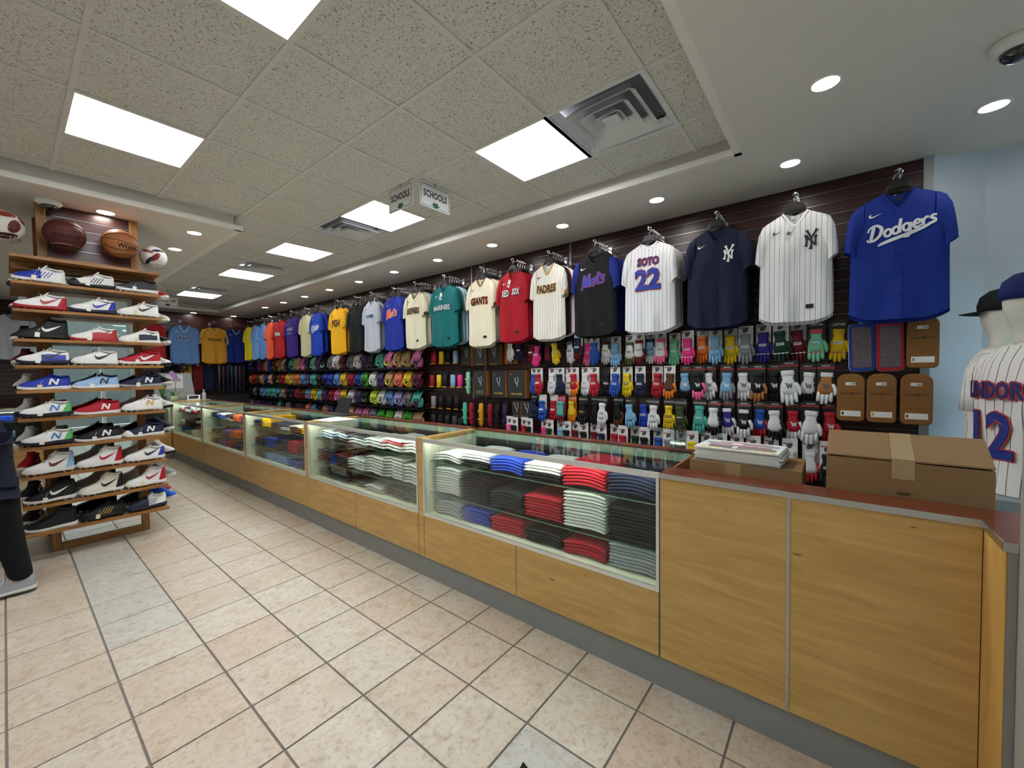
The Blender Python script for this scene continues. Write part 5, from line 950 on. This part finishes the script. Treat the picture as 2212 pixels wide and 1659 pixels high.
# ================================================================ back counter, signs, mannequins, person
# ---- pick-up desk items
def monitor_board():
    t = thing('pick_up_board', 'grey counter screen with a paper sign taped on it', 'screen', (1.98, 9.45, .985))
    ob('panel', B().prism([(-.33, .05), (.26, .05), (.20, .50), (-.32, .50)], -.02, .02), plain('#a9aeb2', .4), t)
    p = ob('paper_sign', B().box(-.17, .08, -.024, -.0205, .22, .47), WHITE, t); ob('lettering', text_mesh('PICK UP', .05, .02, fit=(.19, .04)).mesh('lettering'), plain('#222222'), p, (-.045, -.0245, .365))
    ob('shelf', B().box(-.3, .3, -.06, .1, .0, .05), plain('#8a8f94', .4), t)
monitor_board()
t = thing('orchid_pot', 'purple orchid in a pale green pot on the back counter', 'plant', (1.87, 9.16, .986))
ob('pot', B().lathe([(.05, 0), (.065, .09), (.066, .1), (.058, .1), (.05, .085)], 14), plain('#a9c2a0', .5), t); ob('stem', B().tube([(0, 0, .08), (.02, 0, .25), (.03, -.02, .4), (-.0, -.03, .5)], .004, 5), plain('#4a6b35', .6), t)
for k in range(3): ob('leaf', B().loft([[(cos(k*2.1)*r-sin(k*2.1)*w_*q, sin(k*2.1)*r+cos(k*2.1)*w_*q, z-abs(q)*.006) for q in (-1, 0, 1)] for r, w_, z in ((.01, .012, .09), (.06, .028, .16), (.13, .024, .18), (.18, .003, .15))], closed=False, smooth=True), plain('#3f6a34', .5), t)
for k in range(4):
    f = ob('flower', B().sphere((0, 0, 0), .008, 8, 6), plain('#d8c840', .5), t, (.0+.02*(k-1.5), -.035, .5-.03*k))
    for q in range(5): ob('petal', B().sphere((.022*cos(q*1.257), -.004, .022*sin(q*1.257)), .02, 8, 6, 1, .25, 1), plain('#b98fd0', .6), f)
t = thing('leafy_pot_plant', 'small green leafy plant in a dark pot beside the orchid', 'plant', (1.70, 9.12, .986)); ob('pot', B().lathe([(.045, 0), (.06, .1), (.05, .1)], 12), plain('#2e3430', .5), t)
for k in range(7): ob('leaf', B().loft([[(cos(k*.9)*r-sin(k*.9)*w_*q, sin(k*.9)*r+cos(k*.9)*w_*q, z) for q in (-1, 0, 1)] for r, w_, z in ((.01, .01, .09), (.035, .022, .2), (.06, .02, .28), (.09, .002, .33+.01*k))], closed=False, smooth=True), plain('#466f38', .5), t)
t = thing('card_terminal', 'white payment terminal tilted on the corner counter', 'terminal', (2.12, 9.06, .986), (0, 0, -.3))
ob('body', B().prism([(0, 0), (.2, 0), (.2, .09), (.0, .02)], -.09, .09, lambda u, v, t_: (t_, u, v)), WHITE, t); ob('screen', B().box(-.07, .07, .02, .15, 0, .003).move(Matrix.Translation((0, 0, .029)) @ Matrix.Rotation(.337, 4, 'X')), plain('#16181c', .1), t)
t = thing('spray_bottle', 'clear plastic bottle standing on the corner counter', 'bottle', (2.3, 9.15, .986)); ob('bottle', B().lathe([(.03, 0), (.032, .01), (.032, .12), (.012, .15), (.012, .17)], 12), plain('#b9c2c6', .15), t); ob('cap', B().lathe([(.013, .17), (.013, .19)], 10), WHITE, t)
# ---- clothes and caps low on the back wall
CAPM = B().lathe([(.088, 0), (.09, .03), (.08, .075), (.05, .105), (.012, .115), (.001, .116)], 16, sy=1.1).mesh('crown')
BRIM = B().loft([[(r*sin(a), -r2*cos(a)-.0, z-.012*abs(sin(a))) for a in [radians(-62+124*k/8) for k in range(9)]] for r, r2, z in ((.086, .094, .008), (.1, .165, .0), (.1, .165, -.005), (.086, .094, .002))], closed=False, smooth=True).mesh('brim')
BUT = B().sphere((0, 0, .116), .008, 8, 4).mesh('top_button')
def cap(loc, rz_, col, label, brim=None, group=None, rx=0, logo=None, scale=1):
    t = thing('baseball_hat', label, 'hat', loc, (rx, 0, rz_), group, (scale,)*3); ob('crown', CAPM, fab(col, .8, 90, .2), t); ob('brim', BRIM, fab(brim or col, .8, 90, .2), t); ob('top_button', BUT, fab(brim or col, .8, 90, .2), t)
    if logo: ob('emblem', B().bbox(-.02, .02, -.102, -.097, .03, .06, .001), plain(logo), t)
    return t
cap((2.48, 11.3, 1.60), 0, '#2a211d', 'brown-black cap on a stand at the back, above the counter', '#332822', None, .35, '#8a7a6a')
tag(ob('cap_stand', B().lathe([(.06, 0), (.06, .02), (.012, .03), (.012, .56), (.05, .6)], 10), BLACKP, None, (2.48, 11.3, .96)), 'slim black stand under the brown-black cap', 'stand')
o = ob('back_cabinet', B().bbox(1.2, 3.7, 11.1, 11.7, 0, .96, .004), plain('#1d1a1c', .6)); tag(o, 'low dark cabinet against the back slat wall', 'cabinet')
PNT = B().loft([[(x, y, z) for x, y in ((-w_, -.012), (w_, -.012), (w_, .012), (-w_, .012))] for w_, z in ((.1, .3), (.1, .26), (.095, .0), (.085, -.3))], cap=True).mesh('cloth')
for k, (x, c, n) in enumerate(((2.30, '#17181c', 'black'), (2.62, '#bf8a22', 'golden'), (2.83, '#6d1a26', 'maroon'), (3.04, '#1a2140', 'navy'), (3.25, '#141519', 'black'), (3.46, '#20243a', 'dark navy'), (3.68, '#2a3350', 'slate blue'))):
    t = thing('hanging_pants', '%s folded pants hung on the back wall, %s from the left' % (n, nth(k)), 'pants', (x, 11.66, 1.38), group='pants hung on the back wall'); ob('cloth', PNT, fab(c, .85, 60, .2), t); ob('clip', B().box(-.03, .03, -.016, .016, .27, .33), CHROME, t)
    ob('hook', B().tube([(0, 0, .32), (0, 0, .37), (0, .12, .375)], .003, 5), CHROME, t)
for k in range(7):
    t = thing('bat_bundle', 'wrapped bat standing in the back corner, %s from the left' % nth(k), 'bat', (3.2+.085*k, 11.5, .961), (.06, 0, 0), 'bats in the back corner')
    ob('barrel', B().lathe([(.014, 0), (.012, .03), (.012, .25), (.03, .45), (.032, .66), (.02, .7), (.001, .705)], 8), plain(['#4a4f66', '#5c2a34', '#2b2f45', '#3a3a44'][k % 4], .3), t); ob('grip', B().lathe([(.017, 0), (.0135, .012), (.0135, .22)], 8), BLACKP, t)
# ---- hanging signs
def sign(loc, rot, w_, h_, text, label, arrow='#1d5a45', up_=.0):
    t = thing('hanging_sign', label, 'sign', loc, (0, 0, rot)); P_ = rrect(w_, h_, .015, 3)
    ob('board', B().prism(P_, -.003, .003), plain('#d9dbda', .5), t); ob('border', ribbon([[(x*.93, z*.88, .004) for x, z in P_]+[(P_[0][0]*.93, P_[0][1]*.88, .004)]], 1).mesh('border'), plain('#23262a'), t, (0, -.0036, 0))
    ob('lettering', text_mesh(text, .05, .03, fit=(w_*.78, h_*.30)).mesh('lettering'), plain('#17191c'), t, (0, -.004, h_*.08)); ob('arrow', B().add([(-.03, 0, .02), (.03, 0, .02), (.03, 0, 0), (.06, 0, 0), (0, 0, -.03), (-.06, 0, 0), (-.03, 0, 0)], [(0, 1, 2, 6), (3, 4, 5)]).mesh('arrow'), plain(arrow), t, (0, -.004, -h_*.32), (0, 0, 0), (w_/.36,)*3)
    ob('bracket', B().box(-.01, .01, -.002, .002, h_/2-.01, h_/2+.03+up_), STEEL, t); return t
nx, ny = GX+3*T, GY+T
sign((nx+.175, ny-.012, 2.885), 0, .32, .19, 'SCHOOLS', 'white hanging sign with a green arrow, facing the camera side'); sign((nx-.012, ny+.20, 2.885), RW, .32, .19, 'SCHOOLS', 'white hanging sign with a green arrow, seen more edge-on at left')
sign((1.86, 9.3, 2.76), 0, .30, .17, 'PICK UP', 'white hanging pick up sign by the shoe rack', '#22262a', .1)
# ---- mannequins by the pale blue wall (backs to the room)
def mannequin(loc, rz_, cap_col, label, clabel, jlabel, letters, H0=.0, sc=1):
    SKIN = plain('#d5d4cc', .55)
    t = thing('mannequin', label, 'mannequin', loc, (0, 0, rz_), 'white bust mannequins', (sc,)*3)
    R = lambda a, b_, z, n=18, e=.8: [(a*(abs(cos(2*pi*k/n))**e)*(1 if cos(2*pi*k/n) >= 0 else -1), b_*(abs(sin(2*pi*k/n))**e)*(1 if sin(2*pi*k/n) >= 0 else -1)+(.0), z) for k in range(n)]
    ob('torso', B().loft([R(.14, .1, 0), R(.135, .095, .2), R(.16, .11, .4), R(.17, .1, .55), R(.12, .075, .63), R(.06, .06, .67)], cap=True, smooth=True), SKIN, t)
    ob('neck_and_head', B().loft([R(.066, .066, .645, e=1), R(.058, .058, .69, e=1), R(.056, .06, .73, e=1), R(.066, .08, .77, e=1), R(.076, .096, .82, e=1), R(.08, .1, .88, e=1), R(.072, .092, .95, e=1), R(.04, .05, .99, e=1)], cap=True, smooth=True), SKIN, t)
    ob('arm', B().tube([(-.18, 0, .56), (-.215, .0, .42), (-.22, .01, .25), (-.215, -.02, .1)], [.06, .052, .045, .035], 10), SKIN, t); ob('arm', B().tube([(.18, 0, .56), (.215, .0, .42), (.22, .01, .25), (.215, -.02, .1)], [.06, .052, .045, .035], 10), SKIN, t)
    ob('base', B().lathe([(.14, -.03), (.14, -.002)], 20), plain('#8c8e90', .4), t)
    j = thing('jersey', jlabel, 'jersey', loc, (0, 0, rz_), 'jerseys on the mannequins', (sc,)*3); PS = pinstripe('#e3e2de', '#28345e', .04, .07)
    bodyf = lambda z: (.215+.0*z, .145)
    rings = []
    for z, a, b_ in ((-.03, .205, .15), (.05, .2, .145), (.2, .19, .135), (.35, .2, .14), (.48, .205, .135), (.57, .19, .115), (.62, .14, .095), (.655, .08, .08)):
        rings.append([(x*(1+.025*sin(7*k+9*z)), y*(1+.05*sin(5*k+7*z)), zz) for k, (x, y, zz) in enumerate(R(a, b_, z, 36))])
    ob('body', B().loft(rings, smooth=True), PS, j)
    for sg in (-1, 1):
        ob('sleeve', B().tube([(sg*.15, 0, .585), (sg*.215, 0, .53), (sg*.235, .0, .42), (sg*.245, .0, .33)], [.06, .08, .082, .085], 14), PS, j)
    for tx, fw_, fh, zz, c, oc in letters:
        for off, bb, cc in ((.004, .07, oc), (.0065, .03, c)):
            tb_ = text_mesh(tx, .1, .03, fit=(fw_, fh)); tb_ = spread(tb_, .006) if bb > .05 else tb_
            def f4(x, z):
                z += zz; a = .205; b2 = .142; q = min(.97, abs(x)/a); return (x, -(b2*(1-q**2.4)**.45+.004+off+.004*(zz > .4)), z)
            ob('lettering' if bb < .05 else 'lettering_outline', conform(tb_, f4), plain(cc, .7), j)
    cap(tuple(Vector(loc)+Vector((0, 0, .872*sc))), rz_+pi, cap_col, clabel, None, 'caps on the mannequins', 0, None, sc*1.13)
mannequin((2.97, -.715, .875), -pi/2-1.12, '#15225c', 'white bust mannequin in a numbered pinstripe jersey at the right edge', 'royal blue cap on the nearer mannequin', 'white pinstripe jersey with a lettered back on the nearer mannequin', [('LINDOR', .27, .08, .45, '#1c2a6c', '#b3343f'), ('12', .2, .22, .24, '#1f2f86', '#c0452f')])
mannequin((3.62, -.77, .885), -.47, '#131519', 'white bust mannequin standing behind the nearer one', 'black cap on the farther mannequin', 'white pinstripe jersey on the farther mannequin', [])
t = thing('display_plinth', 'grey cloth-covered plinth under the mannequins', 'plinth', (3.2, -.86, 0)); ob('block', B().bbox(-.42, .72, -.45, .4, 0, .842, .01), fab('#8f9295', .9, 20, .3), t)

# ---- person at the left edge, walking left, seen from the side
def skinned(name, joints, edges, root=0, sub=2):
    me = bpy.data.meshes.new(name); me.from_pydata([j[:3] for j in joints], edges, []); o = bpy.data.objects.new(name, me); COL.objects.link(o)
    md = o.modifiers.new('skin', 'SKIN'); sb = o.modifiers.new('sub', 'SUBSURF'); sb.levels = sub; sb.render_levels = sub
    if not me.skin_vertices: me.attributes.new('skin', 'FLOAT', 'POINT')
    for i, j in enumerate(joints):
        v = me.skin_vertices[0].data[i]; v.radius = (j[3], j[4] if len(j) > 4 else j[3]); v.use_root = i == root
    dg = bpy.context.evaluated_depsgraph_get(); dg.update(); nm = bpy.data.meshes.new_from_object(o.evaluated_get(dg)); bpy.data.objects.remove(o)
    nm.materials.clear(); nm.materials.append(None); nm.polygons.foreach_set('use_smooth', [True]*len(nm.polygons)); return nm
PX, PY = -.01, 4.31
J = [(-.10, 0, .97, .10), (-.15, 0, 1.15, .105), (-.2, 0, 1.34, .12), (-.215, 0, 1.47, .06), (-.235, 0, 1.55, .055), (-.25, 0, 1.66, .085), (-.25, 0, 1.75, .06),
     (-.07, -.085, .9, .09), (-.03, -.075, .5, .062), (.035, -.05, .1, .04), (-.06, -.06, .04, .035), (-.12, .085, .9, .09), (-.29, .085, .52, .062), (-.36, .085, .1, .04), (-.46, .08, .04, .035),
     (-.2, -.19, 1.36, .055), (-.14, -.22, 1.1, .042), (-.25, -.21, .88, .032), (-.28, -.2, .8, .028), (-.2, .19, 1.36, .055), (-.3, .22, 1.12, .042), (-.42, .2, .95, .032), (-.46, .19, .88, .028)]
E_ = [(0, 1), (1, 2), (2, 3), (3, 4), (4, 5), (5, 6), (0, 7), (7, 8), (8, 9), (9, 10), (0, 11), (11, 12), (12, 13), (13, 14), (2, 15), (15, 16), (16, 17), (17, 18), (2, 19), (19, 20), (20, 21), (21, 22)]
t = thing('person', 'person walking out at the left edge in dark trousers, navy jacket and grey sneakers', 'person', (PX, PY, 0))
ob('body', skinned('body', J, E_), plain('#a9785a', .6), t)
ob('trousers', skinned('trousers', [(-.10, 0, .93, .09), (-.07, -.08, .84, .088), (-.035, -.078, .68, .092), (-.02, -.075, .5, .08), (.01, -.06, .28, .066), (.035, -.05, .13, .06), (.037, -.05, .085, .055), (-.12, .08, .84, .088), (-.29, .085, .52, .08), (-.34, .085, .28, .066), (-.36, .085, .1, .06)], [(0, 1), (1, 2), (2, 3), (3, 4), (4, 5), (5, 6), (0, 7), (7, 8), (8, 9), (9, 10)]), fab('#0d0e12', .9, 40, .3), t)
ob('jacket', skinned('jacket', [(-.14, 0, .76, .185, .19), (-.13, 0, .88, .195, .2), (-.15, 0, 1.0, .19), (-.17, 0, 1.15, .17), (-.2, 0, 1.34, .155), (-.215, 0, 1.45, .085), (-.2, -.2, 1.36, .075), (-.14, -.235, 1.1, .06), (-.25, -.22, .88, .048), (-.2, .2, 1.36, .075), (-.3, .235, 1.12, .06), (-.42, .21, .95, .048)], [(0, 1), (1, 2), (2, 3), (3, 4), (4, 5), (4, 6), (6, 7), (7, 8), (4, 9), (9, 10), (10, 11)], 1), fab('#141a2c', .85, 40, .3), t)
ob('hair', B().sphere((-.235, 0, 1.72), .1, 14, 10, 1.08, .95, .95), fab('#1d1714', .8, 60, .6), t)
for sx_, sy_, rot_ in ((-.036, -.055, -.12), (-.43, .085, 0)):
    s_ = ob('sneaker', UP[0], fab('#8f9093', .7, 90, .4), t, (sx_, sy_, .012), (0, 0, rot_)); ob('sole', SOLE, plain('#3a3b3d', .6), s_, (0, 0, 0)); ob('midsole', SOLE, plain('#c9c9c6', .6), s_, (0, 0, .008), (0, 0, 0), (1.01, 1.02, .8)); ob('laces', LACE[0], plain('#d0d0d0'), s_)
# ---- crumpled strap end on the floor at the bottom edge
b = B(); n = 10
b.loft([[(.045*cos(2*pi*k/n)*(1+.3*sin(5*k+q)), .03*sin(2*pi*k/n)*(1+.3*cos(3*k)), z+.008*sin(4*k+q)) for k in range(n)] for q, z in ((0, .0), (1, .018), (2, .034))], cap=True)
tag(ob('black_strap', b, fab('#0b0b0c', .8, 60, .4), None, (1.085, .835, .008), (0, 0, .7), (.75, .75, .75)), 'small crumpled black strap on the floor at the bottom edge', 'strap')
